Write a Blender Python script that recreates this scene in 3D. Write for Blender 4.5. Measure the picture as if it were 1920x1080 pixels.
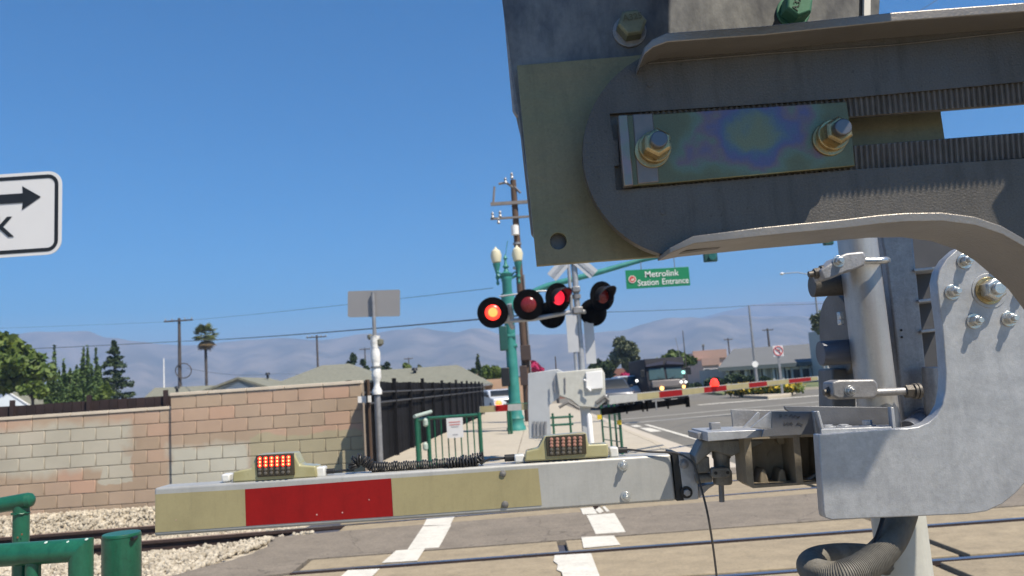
import bpy, bmesh, math, random
import numpy as np
from mathutils import Vector, Matrix, Euler
from mathutils.geometry import tessellate_polygon
random.seed(7); np.random.seed(7)
R = math.radians
for o in list(bpy.data.objects): bpy.data.objects.remove(o)
SC = bpy.context.scene; COL = SC.collection
# ------------------------------------------------------------------ camera, sky, sun, exposure
FPX = 1450.0; HCAM = 1.6; ROLL = R(3.8); PITCH = math.atan(185/FPX)
_s, _c, _sp, _cp = math.sin(ROLL), math.cos(ROLL), math.sin(PITCH), math.cos(PITCH)
cR = Vector((_c, _s*_sp, -_s*_cp)); cU = Vector((_s, -_c*_sp, _c*_cp)); cF = Vector((0, _cp, _sp))
cam = bpy.data.cameras.new('camera'); camo = bpy.data.objects.new('camera', cam); COL.objects.link(camo)
camo.matrix_world = Matrix(((cR.x, cU.x, -cF.x, 0), (cR.y, cU.y, -cF.y, 0), (cR.z, cU.z, -cF.z, HCAM), (0, 0, 0, 1)))
cam.sensor_width = 36; cam.lens = 36*FPX/1920; cam.clip_start = 0.05; cam.clip_end = 20000
cam.dof.use_dof = True; cam.dof.focus_distance = 1.35; cam.dof.aperture_fstop = 9
SC.camera = camo
SUN = Vector((0.42, -0.38, 0.83)).normalized()
w = bpy.data.worlds.new('World'); SC.world = w; w.use_nodes = True
nt = w.node_tree; nt.nodes.clear()
sky = nt.nodes.new('ShaderNodeTexSky'); sky.sky_type = 'NISHITA'; sky.sun_disc = False
sky.sun_elevation = math.asin(SUN.z); sky.sun_rotation = math.atan2(SUN.x, SUN.y)
sky.air_density = 1.0; sky.dust_density = 0.0; sky.ozone_density = 3.5; sky.altitude = 200
bg = nt.nodes.new('ShaderNodeBackground'); bg.inputs[1].default_value = 0.085
wo = nt.nodes.new('ShaderNodeOutputWorld'); hs = nt.nodes.new('ShaderNodeHueSaturation'); hs.inputs['Saturation'].default_value = 2.0; nt.links.new(sky.outputs[0], hs.inputs['Color']); nt.links.new(hs.outputs[0], bg.inputs[0]); nt.links.new(bg.outputs[0], wo.inputs[0])
sl = bpy.data.lights.new('sun', 'SUN'); sl.energy = 5.0; sl.angle = R(0.45); sl.color = (1, 0.90, 0.74)
so = bpy.data.objects.new('sun', sl); COL.objects.link(so); so.rotation_euler = SUN.to_track_quat('Z', 'Y').to_euler()
SC.view_settings.view_transform = 'Standard'; SC.view_settings.look = 'None'
SC.view_settings.exposure = 0.72; SC.view_settings.gamma = 1
SC.cycles.volume_bounces = 0; SC.cycles.max_bounces = 6

# ------------------------------------------------------------------ measuring helpers
def ray(px, py):
    d = cF*FPX + cR*(px-960) + cU*(540-py)
    return d/d.y
def at(px, py, Y):
    return Vector((0, 0, HCAM)) + ray(px, py)*Y
def gp(px, py, z=0.0):
    d = ray(px, py); return Vector((0, 0, HCAM)) + d*((z-HCAM)/d.z)
def hy(px):                       # horizon row at column
    return 726 - (px-960)*math.tan(ROLL)

# ------------------------------------------------------------------ materials
MAT = {}  # by name
def mat(name, col, rough=0.6, metal=0.0, var=0.12, vs=6.0, bump=0.0, bs=60.0, col2=None, amt=0.5, emis=None, es=1.0,
        spec=0.5, objrand=0.0, trans=0.0, alpha=1.0, stretch=None, coat=0.0, rv=0.1, grime=0.0, speck=0.0, ss=90, spangle=0.0, crack=0.0):
    if name in MAT: return MAT[name]
    m = bpy.data.materials.new(name); m.use_nodes = True; MAT[name] = m
    n = m.node_tree.nodes; l = m.node_tree.links; b = n['Principled BSDF']
    b.inputs['Metallic'].default_value = metal; b.inputs['Roughness'].default_value = rough
    b.inputs['Specular IOR Level'].default_value = spec; b.inputs['Coat Weight'].default_value = coat
    tc = n.new('ShaderNodeTexCoord'); src = tc.outputs['Object']
    if stretch:
        mp = n.new('ShaderNodeMapping'); mp.inputs['Scale'].default_value = stretch; l.new(src, mp.inputs[0]); src = mp.outputs[0]
    nz = n.new('ShaderNodeTexNoise'); nz.inputs['Scale'].default_value = vs; nz.inputs['Detail'].default_value = 6; nz.inputs['Roughness'].default_value = 0.65
    l.new(src, nz.inputs['Vector'])
    cr = n.new('ShaderNodeValToRGB'); c = Vector(col)
    c2 = Vector(col2) if col2 else c*(1+var)
    c1 = c if col2 else c*(1-var)
    cr.color_ramp.elements[0].position = 0.5-0.22*(1 if not col2 else (1.0-amt)); cr.color_ramp.elements[1].position = 0.72 if not col2 else 0.5+0.2*(1.2-amt)
    cr.color_ramp.elements[0].color = (*c1, 1); cr.color_ramp.elements[1].color = (*c2, 1)
    l.new(nz.outputs['Fac'], cr.inputs[0]); out = cr.outputs[0]
    if objrand:
        oi = n.new('ShaderNodeObjectInfo'); mr = n.new('ShaderNodeMapRange'); mr.inputs[3].default_value = 1-objrand; mr.inputs[4].default_value = 1+objrand
        l.new(oi.outputs['Random'], mr.inputs[0]); hs = n.new('ShaderNodeHueSaturation'); l.new(mr.outputs[0], hs.inputs['Value']); l.new(out, hs.inputs['Color']); out = hs.outputs[0]
    def mul(out, fac_out):
        v = n.new('ShaderNodeHueSaturation'); l.new(fac_out, v.inputs['Value']); l.new(out, v.inputs['Color']); return v.outputs[0]
    def mrange(s, a0, a1, b0, b1):
        q = n.new('ShaderNodeMapRange'); q.inputs[1].default_value = a0; q.inputs[2].default_value = a1; q.inputs[3].default_value = b0; q.inputs[4].default_value = b1; l.new(s, q.inputs[0]); return q.outputs[0]
    if grime:      # run-down streaks and blotches of dirt
        mp2 = n.new('ShaderNodeMapping'); mp2.inputs['Scale'].default_value = (1, 1, .13); l.new(tc.outputs['Object'], mp2.inputs[0])
        g1 = n.new('ShaderNodeTexNoise'); g1.inputs['Scale'].default_value = 42; g1.inputs['Detail'].default_value = 7; g1.inputs['Roughness'].default_value = .7; l.new(mp2.outputs[0], g1.inputs['Vector'])
        g2 = n.new('ShaderNodeTexNoise'); g2.inputs['Scale'].default_value = 7; g2.inputs['Detail'].default_value = 8; g2.inputs['Roughness'].default_value = .75; l.new(tc.outputs['Object'], g2.inputs['Vector'])
        out = mul(out, mrange(g1.outputs[0], .5, .78, 1.0, 1-grime)); out = mul(out, mrange(g2.outputs[0], .42, .72, 1.06, 1-grime*.8))
    if spangle:
        vo = n.new('ShaderNodeTexVoronoi'); vo.inputs['Scale'].default_value = 130; l.new(tc.outputs['Object'], vo.inputs['Vector'])
        sp = n.new('ShaderNodeSeparateColor'); l.new(vo.outputs['Color'], sp.inputs[0]); out = mul(out, mrange(sp.outputs[0], 0, 1, 1-spangle, 1+spangle))
    if crack:
        cn = n.new('ShaderNodeTexNoise'); cn.inputs['Scale'].default_value = 2.2; cn.inputs['Detail'].default_value = 6; l.new(tc.outputs['Object'], cn.inputs['Vector'])
        ca = n.new('ShaderNodeVectorMath'); ca.operation = 'MULTIPLY_ADD'; ca.inputs[1].default_value = (.9, .9, .9); l.new(cn.outputs['Color'], ca.inputs[0]); l.new(tc.outputs['Object'], ca.inputs[2])
        cv = n.new('ShaderNodeTexVoronoi'); cv.feature = 'DISTANCE_TO_EDGE'; cv.inputs['Scale'].default_value = crack; l.new(ca.outputs[0], cv.inputs['Vector'])
        out = mul(out, mrange(cv.outputs['Distance'], .002*crack, .012*crack, .55, 1.0))
    if speck:
        s1 = n.new('ShaderNodeTexNoise'); s1.inputs['Scale'].default_value = ss; s1.inputs['Detail'].default_value = 3; s1.inputs['Roughness'].default_value = .8; l.new(tc.outputs['Object'], s1.inputs['Vector'])
        out = mul(out, mrange(s1.outputs[0], .35, .68, 1-speck, 1+speck))
        s2 = n.new('ShaderNodeTexNoise'); s2.inputs['Scale'].default_value = ss*.35; s2.inputs['Detail'].default_value = 2; l.new(tc.outputs['Object'], s2.inputs['Vector'])
        out = mul(out, mrange(s2.outputs[0], .66, .70, 1, 1-speck*1.4))
    l.new(out, b.inputs['Base Color'])
    if rv:
        rm = n.new('ShaderNodeMapRange'); rm.inputs[3].default_value = max(0.03, rough-rv); rm.inputs[4].default_value = min(1, rough+rv)
        n2 = n.new('ShaderNodeTexNoise'); n2.inputs['Scale'].default_value = vs*4; n2.inputs['Detail'].default_value = 4; l.new(src, n2.inputs['Vector'])
        l.new(n2.outputs['Fac'], rm.inputs[0]); l.new(rm.outputs[0], b.inputs['Roughness'])
    if bump:
        nb = n.new('ShaderNodeTexNoise'); nb.inputs['Scale'].default_value = bs; nb.inputs['Detail'].default_value = 5; l.new(src, nb.inputs['Vector'])
        bp = n.new('ShaderNodeBump'); bp.inputs['Strength'].default_value = bump; bp.inputs['Distance'].default_value = 0.5/bs
        l.new(nb.outputs['Fac'], bp.inputs['Height']); l.new(bp.outputs[0], b.inputs['Normal'])
    if emis: b.inputs['Emission Color'].default_value = (*emis, 1); b.inputs['Emission Strength'].default_value = es
    if trans: b.inputs['Transmission Weight'].default_value = trans; b.inputs['IOR'].default_value = 1.45
    if alpha < 1: b.inputs['Alpha'].default_value = alpha
    return m

galv = mat('galvanised_light', (0.355, 0.365, 0.385), 0.46, 0.45, 0.12, 16, 0.25, 330, col2=(0.425, 0.435, 0.455), amt=.6, grime=.16, spangle=.05, speck=.04, ss=260)
galvd = mat('galvanised_weathered', (0.30, 0.30, 0.31), 0.5, 0.5, 0.16, 8, 0.25, 200, grime=.3, spangle=.06, speck=.08, ss=260)
cast = mat('cast_steel_dull', (0.115, 0.106, 0.096), 0.5, 0.5, 0.25, 14, 0.5, 340, grime=.35, speck=.16, ss=420)
pipe = mat('pipe_steel', (0.42, 0.415, 0.41), 0.42, 0.65, 0.08, 6, 0.1, 200, stretch=(1, 1, 0.15), grime=.15, speck=.05, ss=300)
dark = mat('dark_cast', (0.16, 0.155, 0.15), 0.6, 0.3, 0.3, 12, 0.4, 150)
alum = mat('aluminium_satin', (0.41, 0.41, 0.395), 0.5, 0.3, 0.05, 5, 0.06, 150, stretch=(0.2, 1, 1), grime=.14, speck=.03, ss=200)
zinc = mat('yellow_zinc', (0.44, 0.34, 0.18), 0.3, 0.8, 0.25, 40, 0.1, 300, grime=.4, speck=.15, ss=500)
zincs = mat('silver_zinc', (0.55, 0.56, 0.56), 0.3, 0.85, 0.15, 40, 0.1, 300)
olive = mat('olive_chromate', (0.165, 0.165, 0.095), 0.5, 0.15, 0.18, 5, 0.1, 100, col2=(0.20, 0.175, 0.105), amt=0.5, stretch=(0.5, 1, 1.6), grime=.25, speck=.08, ss=300)
mottled = mat('dark_mottled_galvanised', (0.075, 0.08, 0.092), 0.5, 0.3, 0.3, 6, 0.05, 60, col2=(0.20, 0.205, 0.205), amt=0.5, stretch=(2.0, 1, 1), grime=.35, spangle=.05)  # dark tone paints in a dark reflection; pale streaks and grime are its own
rubber = mat('black_rubber', (0.012, 0.012, 0.013), 0.5, 0, 0.2, 20)
black = mat('black_paint', (0.010, 0.010, 0.011), 0.45, 0, 0.2, 10)
green = mat('green_gloss_paint', (0.010, 0.10, 0.056), 0.38, 0, 0.2, 6, 0.15, 90, coat=0.12, grime=.3, speck=.10, ss=160)
teal = mat('teal_paint', (0.02, 0.17, 0.15), 0.5, 0, 0.2, 2, col2=(0.045, 0.25, 0.22), amt=0.4)
cream = mat('faded_cream_sheeting', (0.30, 0.262, 0.14), 0.6, 0, 0.06, 3, grime=.14, speck=.04, ss=300)
red = mat('red_sheeting', (0.235, 0.005, 0.005), 0.5, 0, 0.12, 3, spec=.25, grime=.2, speck=.05, ss=300)
white = mat('white_paint', (0.75, 0.75, 0.74), 0.6, 0, 0.05, 8)
offw = mat('pale_grey_paint', (0.46, 0.46, 0.42), 0.6, 0, 0.06, 6, 0.1, 80, grime=.12)
signw = mat('sign_white', (0.62, 0.62, 0.63), 0.5, 0, 0.03, 3)
greensign = mat('sign_green', (0.0, 0.19, 0.075), 0.5, 0, 0.05, 3)
concrete = mat('concrete_panel', (0.30, 0.245, 0.165), 0.9, 0, 0.14, 1.7, 0.5, 90, objrand=0.06, stretch=(1, 2.5, 1), speck=.10, ss=45, grime=.25)
sidew = mat('sidewalk_concrete', (0.42, 0.375, 0.30), 0.9, 0, 0.07, 1.2, 0.3, 60, speck=.05, ss=20, grime=.12)
asph = mat('asphalt_worn', (0.20, 0.17, 0.135), 0.95, 0, 0.16, 2.2, 0.9, 120, speck=.22, ss=55, grime=.2, crack=.55)
road_m = mat('road_asphalt', (0.15, 0.14, 0.12), 0.95, 0, 0.16, 0.6, 0.5, 60, speck=.12, ss=14, crack=.25)
paint = mat('worn_white_paint', (0.60, 0.575, 0.51), 0.8, 0, 0.05, 5, 0.3, 60, speck=.08, ss=30, grime=.18)
ground_m = mat('dry_ground', (0.27, 0.235, 0.18), 1, 0, 0.25, 0.05)
railtop = mat('rail_polished', (0.22, 0.25, 0.32), 0.3, 0.8, 0.1, 5)
railside = mat('rail_rusty', (0.045, 0.028, 0.024), 0.9, 0, 0.3, 15)
flange_m = mat('flangeway_rubber', (0.055, 0.058, 0.08), 0.8, 0, 0.3, 8)
stone_m = mat('ballast_stone', (0.30, 0.26, 0.20), 0.95, 0, 0.3, 9, 0.2, 30, col2=(0.56, 0.50, 0.40), amt=0.5)
cap_m = mat('wall_cap', (0.58, 0.50, 0.40), 0.9, 0, 0.1, 4)
mortar = mat('mortar', (0.30, 0.24, 0.18), 0.95, 0, 0.1, 5)
wood = mat('weathered_wood', (0.095, 0.060, 0.042), 0.9, 0, 0.3, 5, stretch=(6, 6, 0.5))
woodd = mat('far_pole_wood', (0.07, 0.06, 0.055), 0.9, 0, 0.3, 5)
blackfab = mat('black_screen', (0.008, 0.008, 0.010), 0.9, 0, 0.5, 3, spec=.15, objrand=0.35)
roof_m = mat('shingle_roof', (0.185, 0.185, 0.145), 0.95, 0, 0.12, 3, 0.3, 20, speck=.14, ss=5, grime=.15)
roofg = mat('grey_roof', (0.125, 0.13, 0.135), 0.9, 0, 0.08, 0.5)
stucco = mat('stucco_blue_grey', (0.42, 0.46, 0.50), 0.9, 0, 0.05, 1)
pink = mat('pink_stucco', (0.55, 0.38, 0.31), 0.9, 0, 0.06, 1)
glass = mat('dark_glass', (0.012, 0.015, 0.017), 0.35, 0, 0.1, 2, rv=0)
leafg = mat('leaf_green', (0.045, 0.085, 0.016), 0.6, 0, 0.3, 0.8, col2=(0.13, 0.17, 0.03), amt=0.4, spec=0.3)
leafd = mat('leaf_dark', (0.018, 0.038, 0.016), 0.6, 0, 0.3, 0.8, col2=(0.055, 0.08, 0.03), amt=0.35, spec=0.3)
leafc = mat('leaf_cypress', (0.035, 0.075, 0.022), 0.6, 0, 0.3, 0.7, col2=(0.10, 0.15, 0.04), amt=0.5, spec=0.3)
leafgr = mat('leaf_greygreen', (0.065, 0.085, 0.045), 0.6, 0, 0.3, 0.7, col2=(0.15, 0.165, 0.10), amt=0.4, spec=0.3)
leafp = mat('leaf_palm', (0.05, 0.085, 0.025), 0.6, 0, 0.3, 1.5, col2=(0.20, 0.19, 0.06), amt=0.4, spec=0.3)
flower = mat('bougainvillea', (0.42, 0.015, 0.09), 0.6, 0, 0.3, 3)
yellowf = mat('yellow_flowers', (0.50, 0.36, 0.02), 0.7, 0, 0.3, 3)
redglow = mat('red_lamp_lit', (0.8, 0.02, 0.01), 0.3, 0, 0.02, 3, emis=(1.0, 0.035, 0.02), es=1.6)
redhot = mat('red_lamp_core', (0.9, 0.1, 0.02), 0.3, 0, 0.02, 3, emis=(1.0, 0.15, 0.035), es=2.4)
reddim = mat('red_lamp_unlit', (0.16, 0.012, 0.012), 0.25, 0, 0.1, 9)
redmid = mat('red_lamp_half', (0.5, 0.01, 0.015), 0.3, 0, 0.05, 9, emis=(1, 0.02, 0.05), es=0.75)
amber = mat('amber_lamp', (0.9, 0.4, 0.1), 0.3, 0, 0.02, 3, emis=(1.0, 0.5, 0.15), es=2.0)
headl = mat('head_lamp', (0.9, 0.9, 0.9), 0.2, 0, 0.02, 3, emis=(1, 1, 0.95), es=1.6)
globe = mat('lamp_globe', (0.62, 0.58, 0.42), 0.4, 0, 0.1, 4)
brownb = mat('brown_box', (0.05, 0.032, 0.026), 0.6, 0, 0.2, 4)
ylw = mat('yellow_tag', (0.65, 0.48, 0.03), 0.6, 0, 0.1, 4)
hose = mat('grey_conduit', (0.14, 0.13, 0.11), 0.6, 0, 0.25, 30, 0.3, 150, grime=.3)

# ------------------------------------------------------------------ mesh builder
class MB:
    def __init__(s): s.v = []; s.f = []
    def add(s, vs, fs):
        k = len(s.v); s.v += [Vector(p) for p in vs]; s.f += [tuple(i+k for i in f) for f in fs]; return s
    def box(s, c, d, rot=None):
        c = Vector(c); M = Euler(rot).to_matrix() if rot is not None else Matrix.Identity(3)
        vs = [c + M @ Vector((x*d[0]/2, y*d[1]/2, z*d[2]/2)) for x in (-1, 1) for y in (-1, 1) for z in (-1, 1)]
        return s.add(vs, [(0, 1, 3, 2), (4, 6, 7, 5), (0, 4, 5, 1), (2, 3, 7, 6), (0, 2, 6, 4), (1, 5, 7, 3)])
    def cyl(s, a, b, r, r2=None, n=20, caps=True, ph=0.0):
        a = Vector(a); b = Vector(b); r2 = r if r2 is None else r2
        d = (b-a).normalized(); u = d.orthogonal().normalized() if abs(d.y) < 0.9 else Vector((1, 0, 0)); v = d.cross(u).normalized(); u = v.cross(d)
        vs = []
        for i in range(n):
            t = 2*math.pi*i/n+ph; q = u*math.cos(t)+v*math.sin(t); vs += [a+q*r, b+q*r2]
        fs = [(2*i, 2*((i+1) % n), 2*((i+1) % n)+1, 2*i+1) for i in range(n)]
        if caps: fs += [tuple(2*i for i in reversed(range(n))), tuple(2*i+1 for i in range(n))]
        return s.add(vs, fs)
    def tube(s, pts, r, n=8, closed=False):
        pts = [Vector(p) for p in pts]; N = len(pts); up = None; vs = []
        for i, p in enumerate(pts):
            d = (pts[min(i+1, N-1)]-pts[max(i-1, 0)]).normalized()
            if up is None: up = d.orthogonal().normalized()
            up = (up - d*up.dot(d)).normalized(); v = d.cross(up)
            rr = r[i] if hasattr(r, '__len__') else r
            for k in range(n):
                t = 2*math.pi*k/n; vs.append(p+(up*math.cos(t)+v*math.sin(t))*rr)
        fs = [(i*n+k, i*n+(k+1) % n, (i+1)*n+(k+1) % n, (i+1)*n+k) for i in range(N-1) for k in range(n)]
        fs += [tuple(reversed(range(n))), tuple((N-1)*n+k for k in range(n))]
        return s.add(vs, fs)
    def lathe(s, prof, base, n=20, axis=(0, 0, 1)):     # prof: (radius, height)
        base = Vector(base); ax = Vector(axis).normalized(); u = ax.orthogonal().normalized(); v = ax.cross(u); vs = []
        for r, h in prof:
            for k in range(n):
                t = 2*math.pi*k/n; vs.append(base+ax*h+(u*math.cos(t)+v*math.sin(t))*max(r, 1e-4))
        m = len(prof)
        fs = [(i*n+k, i*n+(k+1) % n, (i+1)*n+(k+1) % n, (i+1)*n+k) for i in range(m-1) for k in range(n)]
        fs += [tuple(reversed(range(n))), tuple((m-1)*n+k for k in range(n))]
        return s.add(vs, fs)
    def prism(s, pts, d, holes=()):                     # planar loop of points, extruded by vector d
        loops = [[Vector(p) for p in pts]] + [[Vector(p) for p in h] for h in holes]
        flat = [p for L in loops for p in L]; tris = tessellate_polygon(loops); d = Vector(d); N = len(flat)
        nrm = Vector((0, 0, 0))
        L = loops[0]
        for i in range(len(L)): nrm += L[i].cross(L[(i+1) % len(L)])
        vs = flat+[p+d for p in flat]; fs = []
        if len(loops) == 1:
            fs.append(tuple(range(N))); fs.append(tuple(N+i for i in reversed(range(N))))
        else:
            for t in tris: fs.append(tuple(t)); fs.append(tuple(N+i for i in reversed(t)))
        k = 0
        for L in loops:
            m = len(L)
            for i in range(m): a, b = k+i, k+(i+1) % m; fs.append((a, b, N+b, N+a))
            k += m
        return s.add(vs, fs)
    def hexnut(s, c, r, h, ax=(0, -1, 0), ph=0.3):
        c = Vector(c); ax = Vector(ax).normalized()
        return s.cyl(c, c+ax*h*0.88, r, r, 6, ph=ph).cyl(c+ax*h*0.88, c+ax*h, r*0.98, r*0.84, 6, ph=ph)
def mesh_of(mb, m, origin=(0, 0, 0), smooth=35):
    me = bpy.data.meshes.new('m'); o = Vector(origin)
    me.from_pydata([tuple(Vector(p)-o) for p in mb.v], [], mb.f); me.materials.append(m); me.update()
    if len(me.polygons) < 60000:
        b = bmesh.new(); b.from_mesh(me); bmesh.ops.recalc_face_normals(b, faces=b.faces); b.to_mesh(me); b.free()
    if smooth:
        me.shade_smooth(); me.set_sharp_from_angle(angle=R(smooth))
    return me
def org(parent):
    v = Vector((0, 0, 0))
    while parent is not None: v = v + parent.location; parent = parent.parent
    return v
def part(name, mb, m, parent=None, label=None, bevel=0, seg=2, smooth=35, kind=None):
    if not mb.v: return None
    me = mesh_of(mb, m, org(parent), smooth); me.name = name
    o = bpy.data.objects.new(name, me); COL.objects.link(o); o.parent = parent
    if label: o['label'] = label
    if kind: o['kind'] = kind
    if bevel:
        b = o.modifiers.new('bevel', 'BEVEL'); b.width = bevel; b.segments = seg; b.limit_method = 'ANGLE'; b.angle_limit = R(40); b.harden_normals = False
    return o
def thing(name, label, cat, loc, group=None):
    o = bpy.data.objects.new(name, None); COL.objects.link(o); o.location = loc; o.empty_display_size = 0.1
    o['label'] = label; o['category'] = cat
    if group: o['group'] = group
    return o
def solo(name, mb, m, label, cat, group=None, **k):
    o = part(name, mb, m, None, **k); o['label'] = label; o['category'] = cat
    if group: o['group'] = group
    return o
def struct(name, mb, m, parent=None, **k):
    o = part(name, mb, m, parent, **k)
    if parent is None: o['kind'] = 'structure'
    return o
def copy_tree(o, parent=None):
    c = o.copy(); COL.objects.link(c); c.parent = parent
    for ch in list(o.children): copy_tree(ch, c)
    return c
def PX(pts, Y): return [at(x, y, Y) for x, y in pts]
def plate(pts, Y, t, holes=()): return MB().prism(PX(pts, Y), (0, t, 0), [PX(h, Y) for h in holes])
def pxs(n, Y): return n*Y/FPX           # pixels to metres at depth Y
def circ(cx, cy, r, n=20, a0=0, a1=360): return [(cx+r*math.cos(R(a0+(a1-a0)*i/n)), cy+r*math.sin(R(a0+(a1-a0)*i/n))) for i in range(n)]
def text_mesh(txt, size, m, parent, name, origin, xdir, updir, depth=0.002, align='CENTER', label=None, off=0.0, space=1.0, sx=1.0):
    cu = bpy.data.curves.new('t', 'FONT'); cu.body = txt; cu.size = size; cu.extrude = depth; cu.align_x = align; cu.align_y = 'CENTER'; cu.offset = off; cu.space_character = space
    t = bpy.data.objects.new('t', cu); COL.objects.link(t)
    bpy.context.view_layer.update()
    me = bpy.data.meshes.new_from_object(t.evaluated_get(bpy.context.evaluated_depsgraph_get()))
    bpy.data.objects.remove(t)
    x = Vector(xdir).normalized(); u = Vector(updir); u = (u-x*u.dot(x)).normalized(); z = x.cross(u)
    o0 = Vector(origin)-org(parent)
    for v in me.vertices: v.co = o0 + x*v.co.x*sx + u*v.co.y + z*v.co.z
    me.materials.clear(); me.materials.append(m)
    o = bpy.data.objects.new(name, me); COL.objects.link(o); o.parent = parent
    if label: o['label'] = label
    return o
# ================================================================== SETTING
def sheet(name, pts, z, m, parent=None, t=None, kind='structure'):
    mb = MB()
    if t: mb.prism([(x, y, z) for x, y in pts], (0, 0, -t))
    else: mb.add([(x, y, z) for x, y in pts], [tuple(range(len(pts)))])
    o = part(name, mb, m, parent, smooth=0)
    if parent is None: o['kind'] = kind
    return o
sheet('ground', [(-5000, -200), (5000, -200), (5000, 5200), (-5000, 5200)], -0.20, ground_m)
# near track y0,yA / far track yB,yC
def yA(x): return 7.66+0.035*x
def y0(x): return 6.36+0.03*x
def yB(x): return 10.30+0.08*x
def yC(x): return 11.58+0.08*x
def as0(x): return 8.22+0.045*x
def as1(x): return 9.84+0.078*x
XL, XR = -2.25, 14.0
def strip(fa, fb, xa, xb): return [(xa, fa(xa)), (xb, fa(xb)), (xb, fb(xb)), (xa, fb(xa))]
sheet('crossing_bed', [(-2.9, 4.4), (XR, 4.4), (XR, 13.3), (-2.6, 12.9), (-3.0, 9.6)], -0.045, flange_m)
cr = thing('level_crossing_surface', None, None, (0, 8, -0.04)); del cr['label']; del cr['category']; cr['kind'] = 'structure'
def panels(fa, fb, xs, ga=0.0, gb=0.0):
    for a, b in zip(xs[:-1], xs[1:]):
        a += 0.045; b -= 0.045
        pts = [(a, fa(a)+ga), (b, fa(b)+ga), (b, fb(b)-gb), (a, fb(a)-gb)]
        part('concrete_panel', MB().prism([(x, y, 0.0) for x, y in pts], (0, 0, -0.06)), concrete, cr, bevel=0.008)
panels(yA, as0, [XL, 0.33, 3.55, 6.2, 9, XR], 0.065, 0.02)
panels(y0, yA, [XL-0.1, 0.30, 3.55, 6.2, 9, XR], 0.12, 0.115)
panels(lambda x: y0(x)-0.8, y0, [XL, 0.1, 3.2, 6.2, 9, XR], 0.0, 0.06)
panels(lambda x: y0(x)-2.3, lambda x: y0(x)-0.8, [XL, 0.6, 3.9, 6.2, 9, XR], 0.0, 0.04)
panels(as1, yB, [XL-0.1, 0.9, 3.9, 7, XR], 0.02, 0.05)
panels(yB, yC, [XL-0.2, 0.9, 3.9, 7, XR], 0.11, 0.075)
panels(yC, lambda x: yC(x)+0.75, [XL-0.2, 0.9, 3.9, 7, XR], 0.05, 0.02)
# asphalt between the tracks with a ragged left end running out into the ballast
def ragged(base, n, s): return [(x+random.uniform(-s, s), y+random.uniform(-s, s)) for x, y in base]
e = []
for i in range(15):
    t = i/14; e.append((-3.05-0.55*t+0.35*math.sin(math.pi*t)+random.uniform(-.05, .05), 9.55-1.9*t))
ap = [(XR, as0(XR)), (XR, as1(XR)), (XL, as1(XL)), (-2.55, as1(-2.5)-.05)]+e+[(-2.6, 7.45), (XL, 7.55), (XL, as0(XL))]
mb = MB().prism([(x, y, 0.006) for x, y in ap], (0, 0, -0.06)); struct('asphalt_strip', mb, asph, bevel=0)
sheet('asphalt_apron', [(-2.6, yC(-2.6)+.78), (XR, yC(XR)+.78), (XR, 13.6), (-2.75, 13.3)], 0.003, asph, t=0.05)
# rails
def rail(fn, xa, xb, track):
    m1 = MB(); m2 = MB(); prof = [(-.036, 0), (.036, 0), (.036, -.035), (.009, -.05), (.009, -.13), (.07, -.15), (.07, -.16), (-.07, -.16), (-.07, -.15), (-.009, -.13), (-.009, -.05), (-.036, -.035)]
    n = 10; rings = []
    for i in range(n+1):
        x = xa+(xb-xa)*i/n; rings.append([(x, fn(x)+a, b+0.002) for a, b in prof])
    k = len(prof); vs = [p for r in rings for p in r]
    m1.add(vs, [(i*k+j, i*k+(j+1) % k, (i+1)*k+(j+1) % k, (i+1)*k+j) for i in range(n) for j in range(k)])
    part('rail', m1, railside, track)
    a0, b0 = xa, xb
    part('rail_head', MB().add([(a0, fn(a0)-.034, .003), (-3.3, fn(-3.3)-.034, .003), (-3.3, fn(-3.3)+.034, .003), (a0, fn(a0)+.034, .003)], [(0, 1, 2, 3)]), mat('rail_head_rusty', (.22, .15, .125), .6, .2, .2, 8), track, label='dull rusty rail head', smooth=0); a0 = -3.3
    m2.add([(a0, fn(a0)-.030, .0035), (b0, fn(b0)-.030, .0035), (b0, fn(b0)+.030, .0035), (a0, fn(a0)+.030, .0035)], [(0, 1, 2, 3)])
    part('rail_head', m2, railtop, track, smooth=0)
for nm, fs in (('a', (y0, yA)), ('b', (yB, yC))):
    tr = thing('railway_track', '', '', (0, fs[0](0), -.16)); del tr['label']; del tr['category']; tr['kind'] = 'structure'
    for f_ in fs: rail(f_, -26, 30, tr)
    for i in range(32):
        x = -3.4-i*0.6
        if x < -20: break
        ym = (fs[0](x)+fs[1](x))/2
        part('tie', MB().box((x, ym, -.245), (.23, 2.5, .16), (0, 0, .05)), wood, tr, bevel=.01)
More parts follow.
